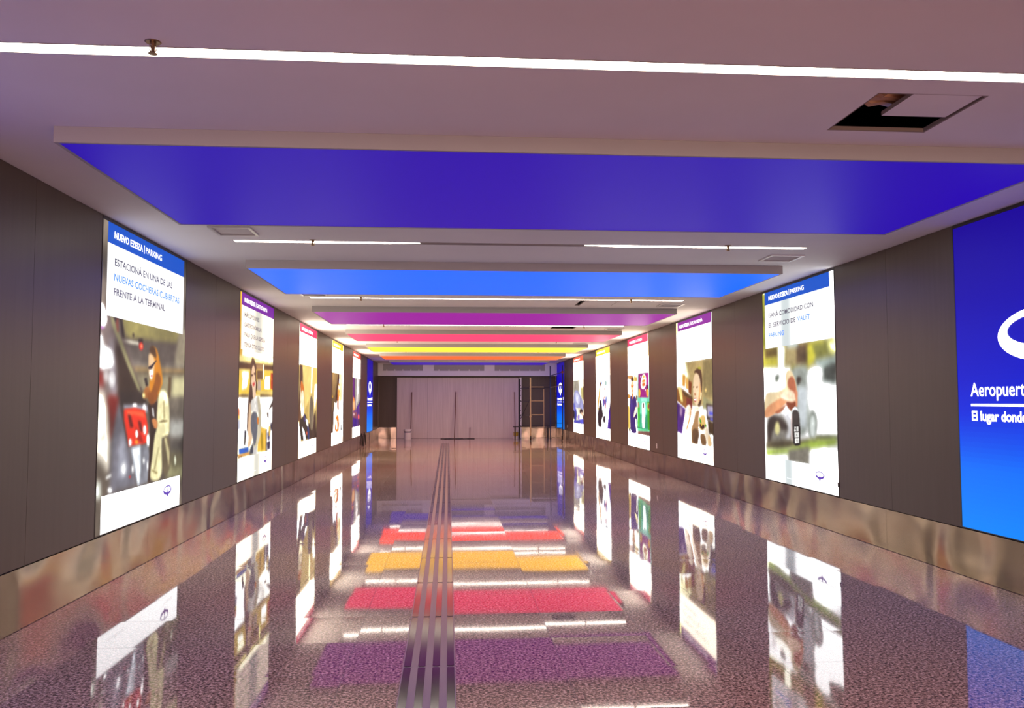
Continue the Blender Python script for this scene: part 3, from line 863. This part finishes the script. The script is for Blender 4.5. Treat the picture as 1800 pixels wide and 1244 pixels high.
# ------------------------------------------------------------------ backlit prints: the picture is worked out in numpy and stored per vertex
def poly_mask(px, py, pts):
    ins = np.zeros(px.shape, bool); n = len(pts)
    for i in range(n):
        x1, y1 = pts[i]; x2, y2 = pts[(i + 1) % n]
        if y1 == y2: continue
        cnd = ((y1 > py) != (y2 > py)) & (px < (x2 - x1) * (py - y1) / (y2 - y1) + x1)
        ins ^= cnd
    return ins.astype(np.float32)
def blur1(a, r, ax):
    if r < 1: return a
    k = np.ones(2 * r + 1, np.float32) / (2 * r + 1)
    pad = [(0, 0), (0, 0)]; pad[ax] = (r, r)
    b = np.pad(a, pad, mode='edge')
    cs = np.cumsum(b, axis=ax, dtype=np.float64)
    z = np.zeros_like(np.take(cs, [0], axis=ax)); cs = np.concatenate([z, cs], axis=ax)
    n = a.shape[ax]; w = 2 * r + 1
    return ((np.take(cs, range(w, w + n), axis=ax) - np.take(cs, range(0, n), axis=ax)) / w).astype(np.float32)
def chaikin(p):
    for _ in range(2):
        q = []
        for i in range(len(p)):
            a, b = p[i], p[(i + 1) % len(p)]
            q += [(a[0] * .75 + b[0] * .25, a[1] * .75 + b[1] * .25), (a[0] * .25 + b[0] * .75, a[1] * .25 + b[1] * .75)]
        p = q
    return p
def srgb(h): return np.array([int(h[i:i + 2], 16) / 255 for i in (0, 2, 4)], np.float32)
def paint(key, nx, ny):
    bg, ops = ART[key]
    u = (np.arange(nx) + 0.5) / nx * 1000; v = (np.arange(ny) + 0.5) / ny * 1000
    px, py = np.meshgrid(u, v)
    img = np.ones((ny, nx, 3), np.float32) * srgb(bg)
    for col, bl, sm, q in ops:
        pts = [(q[i], q[i + 1]) for i in range(0, len(q), 2)]
        if sm: pts = chaikin(pts)
        mk = np.zeros((ny, nx), np.float32)
        for dx, dy in ((-.25, -.25), (.25, -.25), (-.25, .25), (.25, .25)):
            mk += poly_mask(px + dx * 1000 / nx, py + dy * 1000 / ny, pts) / 4
        rx = bl * nx / 1000 * 1.3; ry = bl * ny / 1000 * 0.9
        for _ in range(2):
            mk = blur1(mk, int(round(rx)), 1); mk = blur1(mk, int(round(ry)), 0)
        img = img * (1 - mk[..., None]) + srgb(col) * mk[..., None]
    rg = np.random.default_rng(len(key) + sum(map(ord, key)))
    for sx, sy, amp in ((0.012, 0.008, 0.10), (0.035, 0.03, 0.22), (0.10, 0.07, 0.45)):
        ns = rg.standard_normal((ny, nx)).astype(np.float32)
        rx, ry = max(1, int(sx * nx)), max(1, int(sy * ny))
        for _ in range(2): ns = blur1(blur1(ns, rx, 1), ry, 0)
        ns /= ns.std() + 1e-6
        img = img * (1 + 0.3 * amp * ns[..., None] * (1.05 - img.max(-1, keepdims=True) ** 2 * 0.85))
    img = np.clip(img, 0, 1)
    return img, px / 1000, py / 1000
def to_emit(img):
    L = np.where(img <= 0.04045, img / 12.92, ((img + 0.055) / 1.055) ** 2.4)
    lum = img @ np.array([.3, .59, .11], np.float32)
    t = np.clip((lum - 0.86) / 0.13, 0, 1); t = t * t * (3 - 2 * t)
    return L * (1 + WHITE_GAIN * t[..., None])
WHITE_GAIN = 2.6
CARD = {'L1': (0.95, 2.0), 'R2': (1.02, 2.2), 'L2': (1.15, 2.6), 'R3': (3.6, 3.6), 'L3': (7.0, 7.0), 'R4': (7.0, 7.0), 'L4': (7.0, 7.0), 'R5': (7.0, 7.0), 'L5': (7.0, 7.0), 'R6': (7.0, 7.0)}
TUBE = {'R2': (0.36, 0.085, 'd0dadb'), 'L2': (0.52, 0.12, 'dcdacc')}
BAND = {'L1': '0a50c0', 'R2': '0a50c0', 'L2': '74189a', 'R3': '8a1898', 'L3': 'f42c5c', 'R4': 'fc3060', 'L4': 'fcc020', 'R5': 'fcc820', 'L5': 'f84838', 'R6': 'f85030'}
INSET = {'L1': (45, 964), 'L2': (45, 996), 'L3': (25, 980), 'L4': (15, 975), 'L5': (25, 1000), 'R2': (36, 945), 'R3': (40, 994), 'R4': (0, 972), 'R5': (0, 1000), 'R6': (20, 1000)}
def print_mesh(parent, key, nx, ny, W, z0, z1):
    if key == 'BLUE':
        v = (np.arange(ny) + 0.5) / ny
        st = [0, .25, .5, .62, .8, 1.0]; cs_ = np.array([[22, 0, 150], [14, 0, 170], [2, 22, 200], [0, 42, 220], [0, 112, 252], [0, 135, 255]]) / 255.0
        img = np.stack([np.interp(v, st, cs_[:, i]) for i in range(3)], -1)[:, None, :].repeat(nx, 1).astype(np.float32)
        em = to_emit(img) * 0.74
    else:
        img, U, V = paint(key, nx, ny)
        u0, u1 = [q / 1000 for q in INSET[key]]
        keep = img.copy()
        card = (U > u0) & (U < u1)
        top = card & (V < 0.303); low = card & (V > 0.881) & (U > u0 - 0.005)
        wht = np.array([1, 1, 1], np.float32)
        img[top] = wht; img[low] = wht
        if False:      # weaker stretch between two tubes of the light box
            g = np.exp(-((U - 0.36) / 0.085) ** 4)[..., None] * 0.15
            for mk in (top, low): img[mk] = (img * (1 - g * np.array([1.3, 1.0, 1.0], np.float32)))[mk]
        if key == 'zz':
            g = np.exp(-((U - 0.52) / 0.12) ** 4)[..., None] * 0.14
            for mk in (top, low): img[mk] = (img * (1 - g * np.array([1.0, 1.0, 1.35], np.float32)))[mk]
        em = to_emit(img)
        em *= 0.74
        gt, gl = CARD[key]
        em[top] = gt; em[low] = gl
        if key not in ('L1', 'R2'):      # warmer tubes in these boxes
            for mk in (top, low): em[mk] *= np.array([1.0, 0.84, 0.66], np.float32)
        bd = card & (V < 0.0665)
        if key in TUBE:      # weaker stretch between two tubes of the light box
            uc, uw, cc = TUBE[key]
            g = np.exp(-((U - uc) / uw) ** 4)[..., None]
            for mk in (top, low): em[mk] = (em * (1 - g) + g * np.array(lin(cc)) * 0.75)[mk]
        em[bd] = np.array(lin(BAND[key])) * 0.8 * (1.35 if key in ('L4', 'R5', 'L3', 'R4', 'L5', 'R6') else 1.0)
    xs = np.linspace(0, W, nx + 1); zs = np.linspace(z1, z0, ny + 1)
    X, Z = np.meshgrid(xs, zs)
    nv = (nx + 1) * (ny + 1)
    co = np.zeros((nv, 3), np.float32); co[:, 0] = X.ravel(); co[:, 2] = Z.ravel()
    i = np.arange(ny)[:, None] * (nx + 1) + np.arange(nx)[None, :]
    fc = np.stack([i, i + nx + 1, i + nx + 2, i + 1], -1).reshape(-1, 4)
    me = bpy.data.meshes.new('picture')
    me.vertices.add(nv); me.vertices.foreach_set('co', co.ravel())
    nf = len(fc); me.loops.add(nf * 4); me.loops.foreach_set('vertex_index', fc.ravel().astype(np.int32))
    me.polygons.add(nf); me.polygons.foreach_set('loop_start', np.arange(0, nf * 4, 4, dtype=np.int32))
    me.polygons.foreach_set('loop_total', np.full(nf, 4, np.int32))
    me.update(calc_edges=True)
    a = me.attributes.new('ink', 'FLOAT_COLOR', 'CORNER')
    em = em * 0.87
    colr = np.ones((nf, 4, 4), np.float32); colr[:, :, :3] = em.reshape(-1, 1, 3)
    a.data.foreach_set('color', colr.ravel())
    me.materials.append(M['print'])
    o = bpy.data.objects.new('picture', me); COL.objects.link(o); o.parent = parent
    return o

# ------------------------------------------------------------------ lettering and emblem
def text_mesh(s, bold=0.0):
    cu = bpy.data.curves.new('text', 'FONT'); cu.body = s; cu.offset = bold; cu.resolution_u = 3
    ob = bpy.data.objects.new('text', cu); COL.objects.link(ob)
    dg = bpy.context.evaluated_depsgraph_get(); dg.update()
    me = bpy.data.meshes.new_from_object(ob.evaluated_get(dg))
    bpy.data.objects.remove(ob)
    return me
_h = text_mesh('H'); CAP = max(v.co.y for v in _h.vertices)
def lettering(parent, s, x, z, cap, width, mat, y=-0.004, bold=0.0, name='lettering'):
    me = text_mesh(s, bold)
    xs = [v.co.x for v in me.vertices]; a, b = min(xs), max(xs)
    kx = width / (b - a); kz = cap / CAP
    for v in me.vertices: v.co = ((v.co.x - a) * kx, 0, v.co.y * kz)
    me.name = name; me.materials.clear(); me.materials.append(mat)
    o = bpy.data.objects.new(name, me); COL.objects.link(o); o.parent = parent; o.location = (x, y, z)
    return o
def emblem(parent, x, z, s, mat, y=-0.004):
    b = MB(); n = 48
    oa, ob_, ia, ib, iz = 0.53, 0.212, 0.415, 0.122, 0.034
    for k in range(n):
        t0, t1 = 2 * math.pi * k / n, 2 * math.pi * (k + 1) / n
        P_ = lambda a, c_, t, dz: (a * math.cos(t) * s, 0, (c_ * math.sin(t) + dz) * s)
        b.quad(P_(oa, ob_, t0, 0), P_(oa, ob_, t1, 0), P_(ia, ib, t1, iz), P_(ia, ib, t0, iz))
    b.quad((-0.022 * s, -0.0006, 0.16 * s), (0.022 * s, -0.0006, 0.16 * s), (0.06 * s, -0.0006, -0.10 * s), (-0.06 * s, -0.0006, -0.10 * s))
    b.quad((-0.13 * s, -0.0009, -0.18 * s), (0.13 * s, -0.0009, -0.18 * s), (0.085 * s, -0.0009, -0.25 * s), (0.03 * s, -0.0009, -0.288 * s), (-0.03 * s, -0.0009, -0.288 * s), (-0.085 * s, -0.0009, -0.25 * s))
    o = b.build('emblem', mat, parent); o.location = (x, y, z); return o
def rule(parent, x0, x1, z0, z1, mat, name='rule_line'):
    return MB().quad((x0, -0.004, z0), (x1, -0.004, z0), (x1, -0.004, z1), (x0, -0.004, z1)).build(name, mat, parent)

# ------------------------------------------------------------------ lightboxes
def lightbox(key, side, y, label, res, header=None, lines=None, logo=True, group='backlit advertising panels'):
    if side == 'L': t = thing('advertising_lightbox', label, 'lightbox', (XL, y, ZS), math.pi / 2, group)
    else: t = thing('advertising_lightbox', label, 'lightbox', (XR, y + LW, ZS), -math.pi / 2, group)
    H = LB_TOP - ZS; z0 = 0.006
    MB().box(0, LW, 0.004, 0.06, z0, H + 0.02).build('casing', M['frame'], t)
    f = MB(); e = 0.007
    f.box(-0.004, e, -0.003, 0.004, z0, H + 0.028); f.box(LW - e, LW + 0.004, -0.003, 0.004, z0, H + 0.028)
    f.box(e, LW - e, -0.003, 0.004, H, H + 0.028); f.box(e, LW - e, -0.003, 0.004, z0, z0 + 0.008)
    f.build('frame', M['frame'], t)
    W = LW - 2 * e; zz0 = z0 + 0.008
    pic = print_mesh(t, key, res[0], res[1], W, zz0, H); pic.location = (e, 0.0, 0.0)
    X = lambda u: e + W * u
    Z = lambda v: H - (H - zz0) * v
    hh = H - zz0
    if key == 'BLUE':
        emblem(t, X(0.5), Z(0.385), 1.0, M['ink_white'])
        lettering(t, 'Aeropuertos Argentina 2000', X(0.082), Z(0.567), 0.042 * hh, W * 0.835, M['ink_white'], bold=0.012)
        rule(t, X(0.082), X(0.917), Z(0.600), Z(0.592), M['ink_white'])
        lettering(t, 'El lugar donde comienza tu viaje', X(0.085), Z(0.646), 0.030 * hh, W * 0.70, M['ink_white'], bold=0.03)
        return t
    if header:
        lettering(t, 'NUEVO EZEIZA', X(0.105), Z(0.046), 0.0225 * hh, W * 0.300, M['ink_white'], bold=0.016)
        rule(t, X(0.421), X(0.425), Z(0.050), Z(0.019), M['ink_white'])
        lettering(t, header[0], X(0.44), Z(0.046), 0.0225 * hh, W * header[1], M['ink_white'])
    for s, v, u, w, mt_ in (lines or []):
        lettering(t, s, X(u), Z(v), 0.0225 * hh, W * w, M[mt_], bold=0.022)
    if logo:
        emblem(t, X(0.784), Z(0.925), 0.2247, M['ink_purple'])
        lettering(t, 'Aeropuertos', X(0.76), Z(0.974), 0.008 * hh, W * 0.12, M['ink_grey'])
        lettering(t, 'www.aa2000.com.ar', X(0.12 if key == 'L1' else 0.335), Z(0.974), 0.008 * hh, W * 0.17, M['ink_grey'])
    return t
t = lightbox('BLUE', 'R', RBX[0], 'large blue lightbox with white ring emblem and Aeropuertos lettering, cut by the right frame edge', (6, 60))
t = lightbox('L1', 'L', LBX[0], 'nearest left lightbox, parking advert with car tail light and woman in cream coat', (170, 520), ('PARKING', 0.20),
         [('ESTACIONÁ EN UNA DE LAS', 0.134, 0.112, 0.680, 'ink_dark'), ('NUEVAS COCHERAS CUBIERTAS', 0.184, 0.112, 0.783, 'ink_blue'), ('FRENTE A LA TERMINAL', 0.232, 0.112, 0.585, 'ink_dark')])
t = lightbox('R2', 'R', RBX[1], 'parking advert lightbox on the right wall showing a hand holding a car key', (170, 480), ('PARKING', 0.19),
         [('GANÁ COMODIDAD CON', 0.139, 0.100, 0.650, 'ink_dark'), ('EL SERVICIO DE', 0.192, 0.100, 0.410, 'ink_dark'), ('VALET', 0.192, 0.535, 0.170, 'ink_blue'), ('PARKING', 0.245, 0.100, 0.235, 'ink_blue')])
MB().box(LW - 0.012, LW + 0.012, -0.012, -0.0035, 0.12, 0.17).build('latch', M['black'], t)
lightbox('L2', 'L', LBX[1], 'gastronomy advert lightbox on the left wall, long-haired woman in grey apron at a cafe', (120, 360), ('GASTRONOMÍA', 0.33),
         [('MÁS OPCIONES', 0.124, 0.115, 0.410, 'ink_dark'), ('GASTRONÓMICAS', 0.178, 0.115, 0.485, 'ink_dark'), ('PARA QUE LA ESPERA', 0.231, 0.115, 0.600, 'ink_dark'), ('TENGA OTRO GUSTO', 0.285, 0.115, 0.570, 'ink_dark')])
lightbox('R3', 'R', RBX[2], 'gastronomy advert lightbox on the right wall, woman biting into a burger', (120, 360), ('GASTRONOMÍA', 0.33),
         [('COMÉ EN EL AEROPUERTO', 0.138, 0.12, 0.70, 'ink_grey'), ('LO MEJOR DE LA', 0.194, 0.12, 0.57, 'ink_grey'), ('GASTRONOMÍA', 0.250, 0.12, 0.40, 'ink_grey')])
lightbox('L3', 'L', LBX[2], 'pink-topped lightbox on the left wall, person in profile beside a hanging dark garment', (80, 260), ('LAS TIENDAS', 0.27))
lightbox('R4', 'R', RBX[3], 'pink-topped lightbox on the right wall, person in purple uniform before green canisters', (90, 300), ('LAS TIENDAS', 0.27))
lightbox('L4', 'L', LBX[3], 'yellow-topped lightbox on the left wall, brown-haired person in profile in white', (56, 200), ('SERVICIOS', 0.25))
lightbox('R5', 'R', RBX[4], 'yellow-topped lightbox on the right wall, long-haired person in black carrying a bag', (60, 220), ('SERVICIOS', 0.25))
lightbox('L5', 'L', LBX[4], 'red-topped lightbox on the left wall with a purple crowd picture', (46, 180), ('EMBARQUE', 0.25))
lightbox('R6', 'R', RBX[5], 'red-topped lightbox on the right wall, pale blue bent figure picture', (50, 200), ('EMBARQUE', 0.25))
lightbox('BLUE', 'L', LBX[5], 'farthest left lightbox, narrow blue panel with white emblem by the end wall', (6, 60))
lightbox('BLUE', 'R', RBX[6], 'farthest right lightbox, blue panel with white emblem behind the scaffold', (6, 60))
lightbox('BLUE', 'L', 2.55, 'blue lightbox on the left wall just outside the frame', (6, 60))

# ------------------------------------------------------------------ power outlets
def outlet(y, z, label):
    t = thing('power_outlet', label, 'outlet', (XR, y, z), -math.pi / 2, 'wall outlets')
    b = MB(); b.box(-0.032, 0.032, -0.008, -0.0005, -0.05, 0.05); b.build('cover_plate', M['white'], t)
    for s in (-1, 1):
        MB().box(-0.015, 0.015, -0.011, -0.0082, s * 0.022 - 0.012, s * 0.022 + 0.012).build('socket', M['fascia'], t)
outlet(17.2, 0.545, 'white wall outlet low on the wall between the burger and canister adverts')
outlet(30.3, 0.57, 'small white wall outlet on the right wall beyond the scaffold foot')

# ------------------------------------------------------------------ tactile guide path
t = thing('tactile_guide_path', 'dark four-bar tactile guiding strip running down the floor to the hoarding', 'tactile paving', (-0.104, 0, 0))
Y1_ = 29.6
MB().box(-0.149, 0.149, YB + 0.2, Y1_, 0.0002, 0.002).build('base_strip', M['tactile_base'], t)
for k in range(4):
    x = -0.1215 + 0.081 * k; b = MB(); y = 4.745 - 1.075 * 10
    while y < Y1_ - 0.1:
        if y > YB + 0.2: b.bevbox(x - 0.0205, x + 0.0205, y + 0.012, min(y + 1.063, Y1_), 0.002, 0.005, 0.008)
        y += 1.075
    b.build('guide_bar', M['tactile_bar'], t)

# ------------------------------------------------------------------ hoarding across the corridor end
HX0, HX1, HY, HZ = -2.065, 2.86, 33.40, 2.452
t = thing('hoarding', 'pale boarded hoarding closing off the far end of the corridor', 'hoarding', ((HX0 + HX1) / 2, HY, 0))
n = 8; w = (HX1 - HX0) / n; cx = (HX0 + HX1) / 2
for k in range(n):
    MB().box(HX0 - cx + k * w + 0.0025, HX0 - cx + (k + 1) * w - 0.0025, random.uniform(0, 0.003), 0.018, 0.005, HZ - random.uniform(0, 0.012)).build('board', M['board'], t)
MB().box(HX0 - cx, HX1 - cx, 0.02, 0.06, 0.3, 0.38).box(HX0 - cx, HX1 - cx, 0.02, 0.06, 2.2, 2.28).build('rail', M['wood'], t)
MB().box(HX1 - cx + 0.045, HX1 - cx + 0.125, 0.0, 0.05, 0.0, 2.46).build('end_post', M['white'], t)['label'] = 'white end post'
def batten(x0, x1, z1, label, r=0.017, mat='wood'):
    b = MB(); y0, y1 = HY - 0.22, HY - 0.022
    d = [(-r, -r), (r, -r), (r, r), (-r, r)]; nn = 0
    b.v += [(x0 + a, y0 + c_, 0.0) for a, c_ in d] + [(x1 + a, y1 + c_, z1) for a, c_ in d]
    for i in range(4): j = (i + 1) % 4; b.f.append((i, j, 4 + j, 4 + i))
    b.f += [(3, 2, 1, 0), (4, 5, 6, 7)]
    tag(b.build('timber_batten', M[mat]), label, 'batten', 'battens leaning on the hoarding')
batten(-1.50, -1.47, 1.86, 'slim reddish batten leaning on the hoarding behind the white bucket')
batten(0.25, 0.31, 1.88, 'slim reddish batten leaning near the middle of the hoarding')
batten(2.71, 2.69, 1.87, 'slim batten leaning at the right end of the hoarding behind the yellow can', 0.014)
batten(0.87, 0.88, 0.44, 'short thin stick leaning low on the hoarding, right of the middle', 0.010)
m_ = MB(); random.seed(2)
for k in range(9):
    a = -0.30 + k * 0.15; m_.bevbox(a, a + 0.148, 32.62 + random.uniform(-.05, .05), 32.95 + random.uniform(-.05, .05), 0.001, 0.012 + random.uniform(0, .012), 0.03)
tag(m_.build('floor_cloth', M['wood_dark']), 'crumpled dark cloth strip on the floor at the foot of the hoarding', 'cloth')

# ------------------------------------------------------------------ paint buckets
def bucket(x, y, r, h, label, mats):
    t = thing('paint_bucket', label, 'bucket', (x, y, 0), 0, 'buckets by the hoarding')
    MB().lathe([(r * 0.86, 0.0), (r * 0.88, 0.005), (r * 0.97, h * 0.86), (r * 1.03, h * 0.87), (r * 1.03, h * 0.9), (r * 0.98, h * 0.91), (r, h * 0.96), (r * 0.93, h * 0.96), (r * 0.82, 0.02)], seg=28).build('pail', M[mats[0]], t, True)
    MB().lathe([(r * 1.05, h * 0.94), (r * 1.05, h), (r * 0.98, h), (r * 0.96, h * 0.985)], seg=28).build('lid', M[mats[0]], t, True)
    lb = MB(); a0, a1 = -2.7, -0.5; sg = 10
    for i in range(sg):
        p0, p1 = a0 + (a1 - a0) * i / sg, a0 + (a1 - a0) * (i + 1) / sg
        def P_(a, zz): rr = r * (0.88 + 0.09 * zz / 0.86) * 1.012; return (rr * math.cos(a), rr * math.sin(a), h * zz)
        for q0, q1 in mats[2]: lb.quad(P_(p0, q0), P_(p1, q0), P_(p1, q1), P_(p0, q1))
    lb.build('printed_label', M[mats[1]], t)
    hd = MB(); hd.tube([(r * 1.06 * math.cos(a), -0.02 - r * 0.95 * math.sin(a) * 0.9, h * 0.88 - 0.35 * r * math.sin(a)) for a in [math.pi * k / 10 for k in range(11)]], 0.004, 6)
    hd.build('handle', M['paint_black'], t)
bucket(-1.585, 32.6, 0.148, 0.40, 'white paint bucket with dark printed bands, left of centre by the hoarding', ('bucket', 'navy', ((0.68, 0.78),)))
bucket(2.70, 32.8, 0.11, 0.31, 'smaller yellow and white can under the plank by the scaffold', ('bucket', 'yellow', ((0.35, 0.84),)))

# ------------------------------------------------------------------ mobile scaffold
t = thing('mobile_scaffold', 'narrow mobile scaffold frames on casters at the right of the hoarding', 'scaffold', (3.55, 31.8, 0))
ox, oy = 3.55, 31.8
def bar(name, p, q, r, mat, parent=t, mid=None):
    pts = [p, q] if mid is None else [p, mid, q]
    return MB().tube([(a - ox, b - oy, c_) for a, b, c_ in pts], r, 10).build(name, M[mat], parent, True)
P1, P2, P3, P4, P5 = (2.84, 32.6), (3.11, 31.0), (3.62, 31.0), (4.07, 32.6), (4.335, 31.0)
bar('upright', (*P1, 0.0), (*P1, 2.37), 0.024, 'paint_black')
bar('upright', (*P2, 0.14), (*P2, 2.38), 0.030, 'paint_ochre')
bar('upright', (*P3, 0.20), (*P3, 1.95), 0.013, 'paint_ochre')
bar('upright', (*P4, 0.0), (*P4, 2.90), 0.022, 'paint_blue')
bar('upright', (*P5, 0.14), (*P5, 2.86), 0.022, 'paint_black')
for z in (2.03, 1.50, 0.98):
    bar('rung', (P2[0], P2[1], z), (P3[0], P3[1], z), 0.015, 'paint_ochre')
for z in (2.0, 1.49, 0.95):
    bar('rung', (P1[0], P1[1], z), (P2[0], P2[1], z), 0.013, 'paint_black')
bar('rung', (*P1, 2.0), (*P4, 2.04), 0.013, 'paint_black')
bar('rung', (*P4, 2.04), (*P5, 2.10), 0.014, 'paint_ochre')
bar('rung', (*P4, 2.50), (*P5, 2.60), 0.016, 'paint_black')
bar('rung', (*P4, 0.62), (*P5, 0.66), 0.012, 'paint_blue')
bar('brace', (P1[0], P1[1], 0.72), (P2[0], P2[1], 1.62), 0.010, 'paint_black')
bar('brace', (*P1, 0.50), (*P4, 0.50), 0.014, 'paint_black')
bar('brace', (P2[0], P2[1], 0.48), (P5[0], P5[1], 0.48), 0.014, 'paint_black')
for i in range(9):
    z = 0.5 + i * 0.2
    MB().box(P1[0] - ox + 0.024, P1[0] - ox + 0.05, P1[1] - oy - 0.01, P1[1] - oy + 0.01, z, z + 0.03).build('lock_pin', M['paint_black'], t)
bar('clamp', (P5[0], P5[1] - 0.04, 2.60), (P5[0], P5[1] + 0.05, 2.60), 0.05, 'clamp')
bar('clamp', (P2[0], P2[1] - 0.03, 0.92), (P2[0], P2[1] + 0.03, 0.92), 0.042, 'paint_ochre')
def caster(x, y):
    b = MB(); a, c_ = x - ox, y - oy
    b.lathe([(0.028, 0.20), (0.03, 0.16), (0.045, 0.155), (0.045, 0.145)][::-1], a, c_, 0, 14)
    b.box(a - 0.034, a - 0.027, c_ - 0.03, c_ + 0.05, 0.05, 0.15); b.box(a + 0.027, a + 0.034, c_ - 0.03, c_ + 0.05, 0.05, 0.15)
    o = b.build('caster', M['paint_ochre'], t)
    wv = MB(); wv.lathe([(0.06, -0.024), (0.09, -0.022), (0.098, 0), (0.09, 0.022), (0.06, 0.024)], seg=24)
    wv.v = [(a + z_, c_ + 0.02 + x_, 0.098 + y_) for x_, y_, z_ in wv.v]
    wv.build('wheel', M['rubber'], o, True)
caster(*P2); caster(P5[0] - 0.02, P5[1])
for q in (P1, P4):
    MB().lathe([(0.05, 0.001), (0.05, 0.01), (0.027, 0.012), (0.027, 0.04)], q[0] - ox, q[1] - oy, 0, 14).build('base_plate', M['paint_black'], t)
tag(MB().box(2.56, 4.02, 32.30, 32.55, 0.47, 0.505).box(2.62, 2.66, 32.32, 32.53, 0.0, 0.47).box(3.92, 3.96, 32.32, 32.53, 0.0, 0.47).build('work_bench', M['wood_dark']),
    'low dark plank bench standing in front of the scaffold uprights', 'bench')

# ------------------------------------------------------------------ loose cables at the left wall
for i, y in enumerate((27.0, 27.9)):
    pts = []
    for k in range(14):
        a = k / 13; pts.append((XL + 0.02 + 0.04 * math.sin(a * 3.1), y + 0.35 * a, 0.46 - 0.42 * math.sin(a * math.pi * 0.93)))
    tag(MB().tube(pts, 0.016, 8).build('power_cable', M['rubber'], smooth=True),
        ['dark cable looped over the left skirting, the nearer of two', 'dark cable looped over the left skirting, the farther of two'][i], 'cable', 'loose cables at the left wall')
